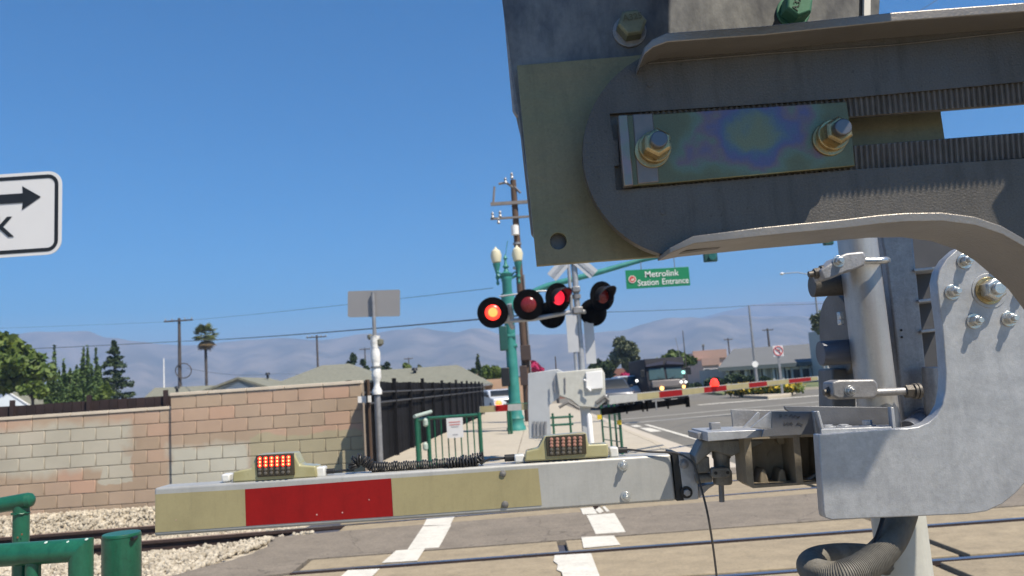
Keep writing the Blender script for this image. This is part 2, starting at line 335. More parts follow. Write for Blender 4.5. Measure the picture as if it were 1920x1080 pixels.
# ballast: bed and stones
def bh(x, y):
    h = -0.15
    if y > yC(x)+.35: h += min(.24, (y-yC(x)-.35)*.36)
    if yA(x)+.4 < y < yB(x)-.4: h += 0.05
    if x > -4.2 and 7.6 < y < 9.8: h += 0.06*(x+4.2)
    return h
mb = MB(); nx, ny = 60, 40; gx = [-22+19.4*i/nx for i in range(nx+1)]; gy = [3.0+9.35*j/ny for j in range(ny+1)]
mb.add([(x, y, bh(x, y)-0.02+random.uniform(-.012, .012)) for x in gx for y in gy], [(i*(ny+1)+j, (i+1)*(ny+1)+j, (i+1)*(ny+1)+j+1, i*(ny+1)+j+1) for i in range(nx) for j in range(ny)])
struct('ballast_bed', mb, stone_m)
def stones(n, xr, yr, smin, smax, seed):
    rnd = random.Random(seed); V = []; F = []
    ico = [(0, 0, -1), (.72, -.53, -.45), (-.28, -.85, -.45), (-.89, 0, -.45), (-.28, .85, -.45), (.72, .53, -.45), (.28, -.85, .45), (-.72, -.53, .45), (-.72, .53, .45), (.28, .85, .45), (.89, 0, .45), (0, 0, 1)]
    fc = [(0, 1, 2), (1, 0, 5), (0, 2, 3), (0, 3, 4), (0, 4, 5), (1, 5, 10), (2, 1, 6), (3, 2, 7), (4, 3, 8), (5, 4, 9), (1, 10, 6), (2, 6, 7), (3, 7, 8), (4, 8, 9), (5, 9, 10), (6, 10, 11), (7, 6, 11), (8, 7, 11), (9, 8, 11), (10, 9, 11)]
    for _ in range(n):
        x = rnd.uniform(*xr); y = rnd.uniform(*yr)
        if any(abs(y-f(x)) < .06 for f in (y0, yA, yB, yC)): continue
        if x > -3.1-(9.55-y)*.28+.1 and 7.6 < y < 9.6: continue
        s = rnd.uniform(smin, smax); E_ = Euler((rnd.uniform(0, 6), rnd.uniform(0, 6), rnd.uniform(0, 6))).to_matrix()
        c = Vector((x, y, bh(x, y)+s*.2+rnd.uniform(0, .02))); k = len(V); sc = (s*rnd.uniform(.6, 1.1), s*rnd.uniform(.6, 1), s*rnd.uniform(.45, .8))
        for p in ico:
            q = Vector((p[0]*sc[0]*rnd.uniform(.75, 1.2), p[1]*sc[1]*rnd.uniform(.75, 1.2), p[2]*sc[2])); V.append(c+E_ @ q)
        F += [tuple(i+k for i in f) for f in fc]
    m = MB(); m.v = V; m.f = F; return m
o = part('ballast_stones', stones(15000, (-10.5, -2.6), (9.0, 12.38), .022, .045, 3), stone_m, smooth=0); o['kind'] = 'stuff'
o = part('ballast_stones', stones(5500, (-7, -2.6), (6.2, 9.2), .022, .05, 4), stone_m, smooth=0); o['kind'] = 'stuff'
# a few bright larger stones by the crossing edge come from the same scatter
# pathway edge stripes painted over panels and asphalt
def stripe(poly, z=0.010, nm='painted_stripe', m=None):
    q = [gp(x, y, z) for x, y in poly]
    o = part(nm, MB().prism(q, (0, 0, -0.003)), m or paint, cr, smooth=0)
for q in ([(794, 985), (800, 973), (852, 969), (844, 984)], [(793, 987), (846, 984), (823, 1026), (764, 1030)], [(743, 1032), (797, 1028), (782, 1051), (716, 1055)],
          [(652, 1069), (712, 1066), (690, 1088), (628, 1090)],
          [(1088, 953), (1112, 951), (1120, 963), (1093, 964)], [(1116, 956), (1124, 950), (1132, 958), (1124, 962)], [(1129, 950), (1134, 949), (1143, 958), (1137, 959)],
          [(1100, 966), (1152, 962), (1173, 997), (1117, 1001)], [(1090, 1007), (1151, 1004), (1163, 1021), (1094, 1027)],
          [(1040, 1041), (1108, 1037), (1126, 1084), (1056, 1084), (1053, 1072), (1044, 1068), (1046, 1058), (1038, 1052)]): stripe(q)
# sidewalk, kerb, tactile strip
sw = thing('sidewalk', '', '', (0, 28, 0)); del sw['label']; del sw['category']; sw['kind'] = 'structure'
ys = [13.35, 15.6, 18.2, 20.8, 23.4, 26, 28.6, 31.2, 34, 37, 40.5, 44, 48, 53, 60]
def kx(y): return 3.15+0.0*y if y > 17 else 3.15-(17-y)*.05
def sz(y): return 0.006 if y < 14 else min(.12, .006+(y-14)*.03)
def fx(y): return -3.4+0.045*(y-14) if y < 42 else -2.4
for a, b in zip(ys[:-1], ys[1:]):
    for u0, u1 in ((0, .5), (.5, 1)):
        def X(u, y): return fx(y)+(kx(y)-.15-fx(y))*u
        a2, b2 = a+.008, b-.008
        part('paving_slab', MB().prism([(X(u0, a2)+.008, a2, sz(a2)), (X(u1, a2)-.008, a2, sz(a2)), (X(u1, b2)-.008, b2, sz(b2)), (X(u0, b2)+.008, b2, sz(b2))], (0, 0, -.1)), sidew, sw, smooth=0)
mb = MB()
for a, b in zip(ys[:-1], ys[1:]): mb.prism([(kx(a)-.15, a, sz(a)+.002), (kx(a), a, sz(a)-.004), (kx(b), b, sz(b)-.004), (kx(b)-.15, b, sz(b)+.002)], (0, 0, -.15))
part('kerb', mb, mat('kerb_concrete', (0.42, 0.37, 0.29), .9, 0, .05, 2), sw)
sheet('road', [(3.05, 13.3), (60, 13.3), (60, 57), (2.9, 57)], -0.012, road_m)
sheet('road', [(2.9, 57.0), (14.5, 57.0), (24, 200), (9, 200)], -0.012, road_m)
# gutter and lane markings
def mark(nm, pts, z=-0.005, m=None):
    o = sheet(nm, pts, z, m or paint)
sheet('gutter', [(kx(13.4)+.02, 13.4), (3.75, 13.4), (3.62, 44), (3.17, 44)], -0.0075, mat('gutter_concrete', (0.46, .41, .34), .9, 0, .05, 2))
mark('lane_line', [(4.33, 18.2), (4.47, 18.2), (4.42, 27.4), (4.28, 27.4)])
mark('stop_line', [(3.8, 28.6), (20, 34.6), (20, 35.2), (3.8, 29.2)], m=mat('faded_line', (.30, .29, .26), .9, 0, .1, 3))
mark('stop_line', [(3.8, 31.6), (20, 38.6), (20, 39.1), (3.8, 32.1)], m=mat('faded_line', (.30, .29, .26), .9, 0, .1, 3))
mark('bike_mark', [(3.85, 23.5), (4.2, 23.5), (4.15, 25.5), (3.85, 25.7)])
mark('bike_mark', [(3.80, 26.3), (4.05, 26.3), (4.05, 27.6), (3.80, 27.4)])
mark('crosswalk_line', [(9.5, 41.5), (17, 43.5), (17, 44.2), (9.5, 42.2)])
# traffic island with yellow flowers
isl = thing('traffic_island', 'raised kerbed island in the road carrying a bed of yellow flowers', 'traffic island', at(1440, 745, 47))
q = [gp(x, y, 0.0) for x, y in ((1375, 738), (1420, 729), (1480, 727), (1496, 735), (1480, 744), (1440, 748), (1395, 746))]
part('kerb', MB().prism([p+Vector((0, 0, .16)) for p in q], (0, 0, -.2)), mat('kerb_concrete', (1, 1, 1)), isl, bevel=.03)
# lawn and kerb across the junction
sheet('lawn', [(14.8, 57), (60, 57), (90, 130), (24, 130)], 0.10, mat('dry_lawn', (.13, .15, .06), 1, 0, .3, 1.5), t=.2)
struct('kerb', MB().box((37.5, 56.9, .02), (45, .2, .26)), mat('kerb_concrete', (1, 1, 1)))

# mountains
def mountains(name, prof, Y, depth, base, seed, m):
    rnd = random.Random(seed); xs = np.linspace(prof[0][0], prof[-1][0], 420); px_ = [p[0] for p in prof]; py_ = [p[1] for p in prof]
    top = np.interp(xs, px_, py_); n = 26; V = []; F = []
    ph = [(rnd.uniform(.004, .05), rnd.uniform(0, 6), rnd.uniform(.3, 1)) for _ in range(16)]
    for i, (x, y) in enumerate(zip(xs, top)):
        jag = sum(a*math.sin(x*f*3+p) for f, p, a in ph)*.35
        P = at(x, y+jag, Y); h = P.z
        for j in range(n+1):
            t = j/n; yy = Y-depth*(1-t)
            rid = sum(a*math.sin(x*f*1.6+p+t*2.2*math.cos(p)) for f, p, a in ph)/6
            z = (h+5)*(t**1.15)*(1+0.33*rid*math.sin(math.pi*t))-5
            V.append((P.x*(yy/Y) if True else P.x, yy, z))
        V.append((P.x*1.05, Y+depth*.4, -5))
    k = n+2
    F = [(i*k+j, (i+1)*k+j, (i+1)*k+j+1, i*k+j+1) for i in range(len(xs)-1) for j in range(k-1)]
    mb = MB(); mb.v = V; mb.f = F; me_o = part(name, mb, m, smooth=30); me_o['kind'] = 'structure'; return me_o
mtn = mat('dry_mountain', (0.22, 0.185, 0.145), 1, 0, 0.3, 0.006, col2=(0.08, 0.075, 0.05), amt=.5)
near = [(-500, 665), (-200, 652), (-60, 640), (20, 629), (49, 623), (102, 622), (143, 620), (169, 622), (204, 633), (249, 639), (330, 648), (402, 645), (463, 637), (524, 633), (560, 636), (601, 639), (667, 628), (733, 620), (784, 614), (818, 620), (855, 623), (882, 616), (911, 618), (938, 627), (990, 628), (1060, 626), (1109, 624), (1158, 621), (1180, 617), (1227, 601), (1264, 595), (1326, 597), (1357, 591), (1406, 593), (1518, 593), (1620, 588), (1800, 570), (2000, 560), (2300, 560)]
far = [(900, 660), (1100, 640), (1240, 612), (1330, 592), (1365, 584), (1406, 572), (1458, 566), (1518, 565), (1600, 562), (1700, 556), (1850, 548), (2100, 540), (2400, 540)]
mountains('mountain_range', near, 2700, 1100, 0, 3, mtn)
mountains('mountain_range', far, 3900, 900, 0, 5, mtn)
hz = MB().box((0, 1900, 199), (8400, 6200, 402)); hzo = part('haze', hz, mortar, smooth=0); hzo['kind'] = 'stuff'
hm = bpy.data.materials.new('haze'); hm.use_nodes = True; hn = hm.node_tree; hn.nodes.clear()
pv = hn.nodes.new('ShaderNodeVolumePrincipled'); pv.inputs['Color'].default_value = (0.42, 0.62, 1.0, 1); pv.inputs['Density'].default_value = 0.00046; pv.inputs['Anisotropy'].default_value = 0.0
ho = hn.nodes.new('ShaderNodeOutputMaterial'); hn.links.new(pv.outputs[0], ho.inputs['Volume'])
hzo.data.materials.clear(); hzo.data.materials.append(hm)

# ------------------------------------------------------------------ block walls
def patch_mat():
    m = bpy.data.materials.new('split_block_painted_over'); m.use_nodes = True; n = m.node_tree.nodes; l = m.node_tree.links; b = n['Principled BSDF']
    b.inputs['Roughness'].default_value = .92
    oi = n.new('ShaderNodeObjectInfo'); cr_ = n.new('ShaderNodeValToRGB'); el = cr_.color_ramp.elements
    el[0].color = (.37, .275, .195, 1); el[1].color = (.49, .315, .225, 1); x = el.new(.35); x.color = (.40, .30, .215, 1); x = el.new(.7); x.color = (.425, .315, .23, 1)
    l.new(oi.outputs['Random'], cr_.inputs[0])
    ge = n.new('ShaderNodeNewGeometry'); se = n.new('ShaderNodeSeparateXYZ')
    nz = n.new('ShaderNodeTexNoise'); nz.inputs['Scale'].default_value = 3.5; nz.inputs['Detail'].default_value = 3; l.new(ge.outputs['Position'], nz.inputs['Vector'])
    vm = n.new('ShaderNodeVectorMath'); vm.operation = 'MULTIPLY_ADD'; vm.inputs[1].default_value = (.34, 0, .26); l.new(nz.outputs['Color'], vm.inputs[0]); l.new(ge.outputs['Position'], vm.inputs[2]); l.new(vm.outputs[0], se.inputs[0])
    def M(op, a, bb):
        q = n.new('ShaderNodeMath'); q.operation = op
        for i, v in enumerate((a, bb)):
            if hasattr(v, 'links'): l.new(v, q.inputs[i])
            else: q.inputs[i].default_value = v
        return q.outputs[0]
    def rect(p0, p1, s=.13):
        a = at(p0[0], p0[1], 12.4); c = at(p1[0], p1[1], 12.4); cx, cz = (a.x+c.x)/2+.17, (a.z+c.z)/2+.13; wx, wz = abs(c.x-a.x)/2, abs(c.z-a.z)/2
        dx = M('SUBTRACT', M('ABSOLUTE', M('SUBTRACT', se.outputs[0], cx), 0), wx); dz = M('SUBTRACT', M('ABSOLUTE', M('SUBTRACT', se.outputs[2], cz), 0), wz)
        d = M('MAXIMUM', dx, dz); q = n.new('ShaderNodeMapRange'); q.inputs[1].default_value = s*.5; q.inputs[2].default_value = -s*.5; l.new(d, q.inputs[0]); return q.outputs[0]
    base = cr_.outputs[0]
    def mix(base, f, col):
        q = n.new('ShaderNodeMix'); q.data_type = 'RGBA'; l.new(f, q.inputs[0]); l.new(base, q.inputs[6]); q.inputs[7].default_value = (*col, 1); return q.outputs[2]
    A = M('MAXIMUM', rect((-80, 812), (235, 878)), rect((60, 800), (245, 840))); A = M('MAXIMUM', A, rect((150, 860), (240, 868))); A = M('MAXIMUM', A, rect((188, 860), (244, 906), .015))
    base = mix(base, M('MULTIPLY', A, .8), (.46, .44, .36))
    base = mix(base, M('MULTIPLY', rect((316, 838), (468, 930)), .85), (.50, .49, .41))
    base = mix(base, M('MULTIPLY', rect((470, 818), (700, 930), .03), .8), (.37, .34, .225))
    n3 = n.new('ShaderNodeTexNoise'); n3.inputs['Scale'].default_value = 1.6; n3.inputs['Detail'].default_value = 8; l.new(ge.outputs['Position'], n3.inputs['Vector'])
    hs = n.new('ShaderNodeHueSaturation'); mr = n.new('ShaderNodeMapRange'); mr.inputs[3].default_value = .78; mr.inputs[4].default_value = 1.2; l.new(n3.outputs[0], mr.inputs[0]); l.new(mr.outputs[0], hs.inputs['Value']); l.new(base, hs.inputs['Color'])
    l.new(hs.outputs[0], b.inputs['Base Color'])
    bp = n.new('ShaderNodeBump'); bp.inputs['Strength'].default_value = .5; bp.inputs['Distance'].default_value = .006; n4 = n.new('ShaderNodeTexNoise'); n4.inputs['Scale'].default_value = 90; l.new(ge.outputs['Position'], n4.inputs['Vector']); l.new(n4.outputs[0], bp.inputs['Height']); l.new(bp.outputs[0], b.inputs['Normal'])
    return m
blockm = patch_mat()
def block_mesh(wd, h=.193, d=.2):
    mb = MB().box((0, d/2, h/2), (wd-.012, d, h)); me = mesh_of(mb, blockm); b = bmesh.new(); b.from_mesh(me)
    bmesh.ops.bevel(b, geom=[e for e in b.edges if e.verts[0].co.y < .01 and e.verts[1].co.y < .01], offset=.006, segments=1, affect='EDGES'); b.to_mesh(me); b.free(); me.name = 'block'; return me
BW = .406; bfull = block_mesh(BW); bhalf = block_mesh(BW/2)
def block_wall(label, xa, xb, Y, courses, z0, zcap, capx):
    root = thing('block_wall', label, 'wall', (xa, Y, z0)); n = int(round((xb-xa)/BW))
    part('mortar_core', MB().box(((xa+xb)/2, Y+.105, z0+courses*.203/2-.2), (xb-xa-.01, .185, courses*.203+.39)), mortar, root)
    for c in range(courses):
        x = xa+(BW/2 if c % 2 else 0); z = z0+c*.203
        def put(me, xx):
            o = bpy.data.objects.new('block', me); COL.objects.link(o); o.parent = root
            o.location = Vector((xx, Y-random.uniform(0, .004), z))-Vector((xa, Y, z0))
        if c % 2: put(bhalf, xa+BW/4)
        while x+BW <= xb+.02: put(bfull, x+BW/2); x += BW
        if xb-x > .1: put(bhalf, x+BW/4)
    mb = MB(); x = capx[0]
    while x < capx[1]-.05:
        x2 = min(x+.61, capx[1]); part('cap_block', MB().box(((x+x2)/2, Y+.1, zcap), (x2-x-.008, .235, .05)), cap_m, root, bevel=.006); x = x2
    return root
xw = at(322, 800, 12.4).x; xe = at(688, 800, 12.4).x; nb = round((xe-xw)/BW*2)/2; xe = xw+nb*BW
block_wall('long low tan block wall behind the tracks with a big pale painted-over patch', xw-BW*13, xw, 12.42, 8, -.02, 1.63, (xw-BW*13, xw-.01))
block_wall('taller stretch of tan and orange block wall with square cream paint at its foot', xw, xe, 12.36, 9, -.02, 1.835, (xw-.01, xe+.01))
# dark board fence on top/behind the low wall
f = thing('board_fence', 'dark brown board fence rising just above the low block wall', 'fence', (xw-3, 12.9, 0))
for i in range(40):
    x = xw-.05-i*.152; part('board', MB().box((x-.07, 12.9, .94), (.143, .02, 1.78+random.uniform(-.006, .006))), mat('dark_boards', (.028, .016, .016), .8, 0, .3, 4, objrand=.25), f)
for i in range(4): part('post', MB().box((xw-.3-i*1.27, 12.86, .96), (.06, .06, 1.93)), mat('dark_boards', (1, 1, 1)), f)
# ================================================================== BACKGROUND THINGS
def leaves(clumps, n, size, seed, droop=0.0, flat=1.0):
    """clumps: (center, (rx,ry,rz), weight). leaf-sized quads through the volumes"""
    rs = np.random.RandomState(seed); W = np.array([c[2] for c in clumps], float); W /= W.sum(); ids = rs.choice(len(clumps), n, p=W)
    C = np.array([tuple(c[0]) for c in clumps])[ids]; Rr = np.array([c[1] for c in clumps])[ids]
    d = rs.normal(size=(n, 3)); d /= np.linalg.norm(d, axis=1)[:, None]; rad = (rs.uniform(.35, 1.0, n)**.6)*(1+.12*rs.normal(size=n))
    P = C+d*Rr*rad[:, None]
    a = rs.normal(size=(n, 3)); a[:, 2] *= flat; a /= np.linalg.norm(a, axis=1)[:, None]; b = np.cross(a, rs.normal(size=(n, 3))); b /= np.linalg.norm(b, axis=1)[:, None]
    s = size*rs.uniform(.5, 1.3, n)[:, None]
    V = np.stack([P-a*s, P+b*s*.6, P+a*s, P-b*s*.6], 1).reshape(-1, 3)
    mb = MB(); mb.v = [Vector(v) for v in V]; mb.f = [(4*i, 4*i+1, 4*i+2, 4*i+3) for i in range(n)]; return mb
def clumps_ball(c, r, k, seed, sub=.42, squash=.9):
    rnd = random.Random(seed); out = []
    for i in range(k):
        t = rnd.uniform(0, 6.28); u = rnd.uniform(-.9, 1); q = math.sqrt(max(0, 1-u*u)); rr = rnd.uniform(.45, .8)
        cc = Vector(c)+Vector((r[0]*rr*q*math.cos(t), r[1]*rr*q*math.sin(t), r[2]*rr*u)); s = rnd.uniform(.7, 1.2)*sub
        out.append((cc, (r[0]*s, r[1]*s, r[2]*s*squash), s**2))
    return out
def tree(name, label, cat, px, top, half, Y, m, n=1500, leaf=.3, bottom=None, k=12, seed=1, group=None, trunk=.18, trunkm=None, squash=.9, sub=.42):
    T = at(px, top, Y); zb = at(px, bottom, Y).z if bottom else T.z*.3; base = (T.x, Y, 0)
    root = thing(name, label, cat, base, group); rx = pxs(half, Y); rz = (T.z-zb)/2; c = (T.x, Y, zb+rz)
    cl = clumps_ball(c, (rx, rx, rz), k, seed, sub, squash)
    mb = MB().tube([(T.x, Y, -.2), (T.x+.1, Y, zb*.6), (T.x-.05, Y, zb+rz*.8)], [trunk, trunk*.8, trunk*.4], 8)
    for q in cl[:6]: mb.tube([(T.x, Y, zb+rz*.3), (Vector((T.x, Y, zb+rz*.3))+q[0])/2+Vector((0, 0, .1)), q[0]], [trunk*.4, trunk*.25, trunk*.1], 6)
    part('trunk', mb, trunkm or woodd, root); part('crown', leaves(cl, n, leaf, seed), m, root, smooth=0)
    return root
tree('broadleaf_tree', 'large dark green tree at the left edge behind the low roof', 'tree', -18, 628, 90, 55, leafg, 5200, .32, 752, 20, 11, sub=.36)
tree('broadleaf_tree', 'round yellow-green bush at the far left below the dark tree', 'tree', 62, 712, 26, 54, leafg, 900, .22, 758, 7, 12)
# row of cypresses
cyp = [(92, 690, 10), (101, 650, 11), (112, 694, 13), (121, 678, 11), (132, 690, 14), (143, 686, 13), (155, 654, 12), (163, 652, 10), (172, 684, 13), (181, 655, 10), (190, 690, 12)]
for i, (x, y, hw) in enumerate(cyp):
    Y = 62+1.6*math.sin(i*2.1); T = at(x, y, Y); r = pxs(hw, Y); c = []
    for j in range(9):
        t = j/8; rr = r*(1-.88*t**1.4)*(1+.12*math.sin(i+j*2)); c.append((Vector((T.x+r*.15*math.sin(j+i), Y, .6+(T.z-1.0)*t)), (rr, rr, T.z*.10), max(.12, 1-t)))
    root = thing('cypress_tree', 'pointed green cypress, %s in the row behind the house roofs' % ['leftmost', 'tall second from left', 'third from left', 'fourth from left', 'fifth from left', 'sixth from left', 'seventh from left, tall', 'eighth from left, narrow', 'third from right', 'tall thin second from right', 'rightmost'][i], 'tree', (T.x, Y, 0), 'row of cypresses')
    part('trunk', MB().tube([(T.x, Y, -.2), (T.x, Y, T.z*.8)], [.14, .03], 6), woodd, root); part('crown', leaves(c, 2000, .15, 30+i), leafc, root, smooth=0)
# open grown conifer with drooping layered branches
Y = 70; T = at(214, 646, Y); root = thing('conifer_tree', 'dark open-branched conifer between the cypresses and the utility pole', 'tree', (T.x, Y, 0)); c = []; rnd = random.Random(5)
for j in range(12):
    t = j/11; z = 1.2+(T.z-1.2)*t+rnd.uniform(-.15, .15); L = (pxs(50, Y)*(1-t)**.8+.15)*rnd.uniform(.75, 1.15)
    for k in range(7):
        a = k*.9+j*.7+rnd.uniform(-.3, .3); l_ = L*rnd.uniform(.6, 1.05)
        for s in (.45, .85): c.append((Vector((T.x+l_*s*math.cos(a), Y+l_*s*math.sin(a), z-.2*l_*s+rnd.uniform(-.25, .25))), (L*.22+.1, L*.22+.1, .17), .4+L*.3))
part('trunk', MB().tube([(T.x, Y, -.2), (T.x, Y, T.z-.3)], [.2, .03], 7), woodd, root); part('crown', leaves(c, 5200, .17, 44), leafd, root, smooth=0)
# green shrub mass in front of the cypresses
tree('broadleaf_tree', 'light green shrub mass filling the foot of the cypress row', 'tree', 150, 702, 50, 68, leafc, 3600, .22, 756, 12, 15, squash=1.3)
tree('broadleaf_tree', 'pale yellow-green shrub between the cypresses and the conifer', 'tree', 196, 716, 14, 57, leafg, 700, .2, 758, 6, 16)
# palm
Y = 90; T = at(385, 632, Y); B = at(388, 728, Y); root = thing('palm_tree', 'tall fan palm with a shaggy crown right of the utility pole', 'tree', (T.x, Y, 0))
mb = MB(); mb.tube([(T.x, Y, -.2), (T.x+.05, Y, T.z*.5), (T.x, Y, T.z)], [.24, .17, .17], 8); part('trunk', mb, woodd, root)
def fan(mb, c, a, el, L, w):
    d = Vector((math.cos(a)*math.cos(el), math.sin(a)*math.cos(el), math.sin(el))); s = d.cross(Vector((0, 0, 1))); s = s.normalized() if s.length > .05 else Vector((1, 0, 0)); u = s.cross(d)
    h = c+d*L*.5; mb.add([c-s*.02, c+s*.02, h+s*.02, h-s*.02], [(0, 1, 2, 3)])
    for i in range(9):
        t = (i-4)/4*1.25; e = h+(d*math.cos(t)+s*math.sin(t))*L*.55+Vector((0, 0, -.18*L*abs(math.sin(t))-.05)); q = (d*math.cos(t+.17)+s*math.sin(t+.17))
        mb.add([h, h+q*L*.3, e, h+(d*math.cos(t-.17)+s*math.sin(t-.17))*L*.3], [(0, 1, 2, 3)])
mb = MB(); mb2 = MB(); rnd = random.Random(9)
for i in range(60): fan(mb, Vector((T.x, Y, T.z+.3)), rnd.uniform(0, 6.28), rnd.uniform(-.5, 1.3), rnd.uniform(1.25, 1.7), .5)
for i in range(34): fan(mb2, Vector((T.x, Y, T.z-.1)), rnd.uniform(0, 6.28), rnd.uniform(-1.3, -.6), rnd.uniform(1.0, 1.7), .5)
part('crown', mb, leafp, root, smooth=0); part('dead_frond_skirt', mb2, mat('dead_fronds', (.16, .11, .05), .8, 0, .3, 2), root, label='brown dead fronds hanging under the crown', smooth=0)
tree('small_tree', 'dark small tree behind the roof left of the sign back', 'tree', 658, 659, 12, 80, leafd, 900, .22, 700, 6, 21)
tree('small_tree', 'small dark tree just left of the wrapped sign post', 'tree', 683, 674, 9, 82, leafd, 500, .2, 702, 5, 22)
tree('small_tree', 'low dark tree right of the wrapped sign post', 'tree', 722, 680, 14, 82, leafd, 700, .2, 704, 5, 23)
tree('small_tree', 'pale green small tree above the hip roof', 'tree', 762, 681, 9, 85, leafg, 500, .2, 702, 5, 24)
tree('small_tree', 'tiny bush above the roof left of the flashing signals', 'tree', 786, 683, 5, 85, leafgr, 260, .15, 702, 4, 25)
tree('small_tree', 'round yellow-green tree behind the tan wall by the teal signal pole', 'tree', 915, 681, 21, 70, leafg, 1700, .24, 722, 9, 26)
tree('small_tree', 'dark green leafy shrub at the corner of the black fence', 'tree', 884, 690, 12, 66, leafd, 600, .2, 715, 5, 27)
tree('cypress_tree', 'thin dark cypress tip rising beside the yellow-green round tree', 'tree', 896, 670, 5, 66, leafd, 600, .14, 716, 7, 28, squash=1.6)
tree('jacaranda_tree', 'tall grey-green airy tree behind the parked cars, left of the big van', 'tree', 1170, 628, 31, 75, leafgr, 3600, .26, 708, 14, 31, sub=.33)
tree('broadleaf_tree', 'dark hedge-like tree behind the crossing mast and cars', 'tree', 1125, 672, 26, 78, leafd, 1500, .3, 720, 9, 32)
tree('broadleaf_tree', 'olive green tree above the roof of the big dark van', 'tree', 1268, 654, 36, 85, leafg, 2000, .3, 712, 10, 33)
tree('broadleaf_tree', 'dark bush filling the gap between the jacaranda and the van', 'tree', 1212, 680, 18, 80, leafd, 900, .3, 715, 7, 34)
tree('broadleaf_tree', 'green tree with pale blossoms left of the big steel pipe', 'tree', 1551, 582, 30, 62, leafgr, 2600, .25, 640, 12, 35, bottom and None if False else None) if False else tree('broadleaf_tree', 'green tree with pale blossoms left of the big steel pipe', 'tree', 1551, 582, 32, 62, leafgr, 3000, .22, 640, 12, 35)
bg_ = tree('bougainvillea_bush', 'magenta bougainvillea bush behind the teal signal pole', 'bush', 1000, 680, 20, 60, flower, 900, .18, 712, 7, 36, trunk=.05)
tree('bougainvillea_bush', 'low magenta bougainvillea behind the parked sport utility car', 'bush', 1165, 700, 26, 70, flower, 700, .18, 722, 7, 37, trunk=.05)
for x, y, hw, lb in ((1340, 708, 22, 'dark clipped hedge under the pink building'), (1375, 700, 22, 'dark hedge at the left corner of the grey building'), (1412, 703, 20, 'dark hedge behind the lamp post'), (1435, 706, 12, 'low dark shrub by the red prohibition sign post'), (1300, 712, 16, 'dark hedge right of the big van')):
    tree('hedge_bush', lb, 'bush', x, y, hw, 72, leafd, 900, .2, 727-(x-1375)*.06, 7, int(x), trunk=.05)
# roses on the island
for i in range(9):
    x = 1384+i*12; Pp = gp(x, 742-(x-1380)*.04, .1); root_ = None
    cl = [(Vector((Pp.x+random.uniform(-.3, .3), Pp.y+random.uniform(-.7, .7), .46)), (.55, .6, .36), 1) for _ in range(3)]
    r_ = thing('flower_bush', 'yellow-flowered bush on the traffic island, %s' % ['leftmost', 'second from left', 'third from left', 'fourth from left', 'in the middle', 'right of the middle', 'third from right', 'second from right', 'rightmost'][i], 'bush', (Pp.x, Pp.y, .14), 'flower bushes on the traffic island')
    part('foliage', leaves(cl, 420, .12, 60+i), leafg, r_, smooth=0); part('blossoms', leaves([(c[0]+Vector((0, -.05, .06)), c[1], 1) for c in cl], 300, .13, 80+i), yellowf if i != 3 else mat('orange_flowers', (.5, .12, .02)), r_, smooth=0)
# far tree line that reads as one mass under the hills
rs = random.Random(3); cl = []
for i in range(170):
    x = rs.uniform(-420, 520); y = rs.uniform(330, 420); h = rs.uniform(2.2, 5); cl.append((Vector((x, y, h*.5)), (rs.uniform(4, 9), 4, h), 1))
o = part('distant_tree_line', leaves(cl, 26000, 1.1, 99), leafd, smooth=0); o['kind'] = 'stuff'

# ------------------------------------------------------------------ buildings
def vent(root, p, m=None):
    mb = MB().cyl(p, p+Vector((0, 0, .45)), .13, n=10); mb.cyl(p+Vector((0, 0, .4)), p+Vector((0, 0, .62)), .27, .2, 10); part('roof_vent', mb, black, root)
def roof_slabs(root, planes, m, t=.12):
    for pl in planes: part('roof', MB().prism(pl, (0, 0, -t)), m, root, smooth=0)
def window(root, c, wd, h):
    fr = part('window', MB().box(c, (wd+.14, .06, h+.14)), white, root); fr2 = part('pane', MB().box(Vector(c)+Vector((0, -.035, 0)), (wd, .02, h)), glass, fr)
# house 1 : ridge running in depth, gable to the left front
Y = 76
A = at(-40, 768, Y); root = thing('house', 'low blue-grey house with olive shingle roof at the left edge', 'house', (A.x, Y, 0))
ez = 2.5; rz = 4.35; xl = at(-60, 740, Y).x; xg = at(0, 740, Y).x; xr = at(168, 764, Y).x
g0 = at(5, 737, Y); g1 = at(98, 736, Y)
P = lambda x, y, z: Vector((x, y, z))
part('wall', MB().box(((xl-3+xr-1.2)/2, Y+5, 1.2), (xr-1.2-xl+3, 8, 2.6)), stucco, root)
part('roof', MB().prism([P(at(70, 768, Y).x, Y, 2.35), P(xr, Y, 2.4), P(g1.x, Y+4.5, rz), P(g0.x-.2, Y+1.5, rz)], (0, 0, -.14)), roof_m, root, smooth=0)
part('roof', MB().prism([P(xr, Y, 2.4), P(xr, Y+9, 2.4), P(g1.x, Y+4.5, rz)], (0, 0, -.14)), roof_m, root, smooth=0)
part('gable_wall', MB().prism([P(g0.x-.3, Y+1.5, rz-.1), P(at(72, 768, Y).x, Y+.1, 2.3), P(at(-70, 768, Y).x, Y+.1, 2.3)], (0, .1, 0)), stucco, root, smooth=0)
part('fascia', MB().tube([P(g0.x-.3, Y+1.45, rz-.05), P(at(71, 768, Y).x, Y-.03, 2.35)], .09, 4), white, root)
vent(root, P(at(65, 742, Y).x, Y+2, 3.45))
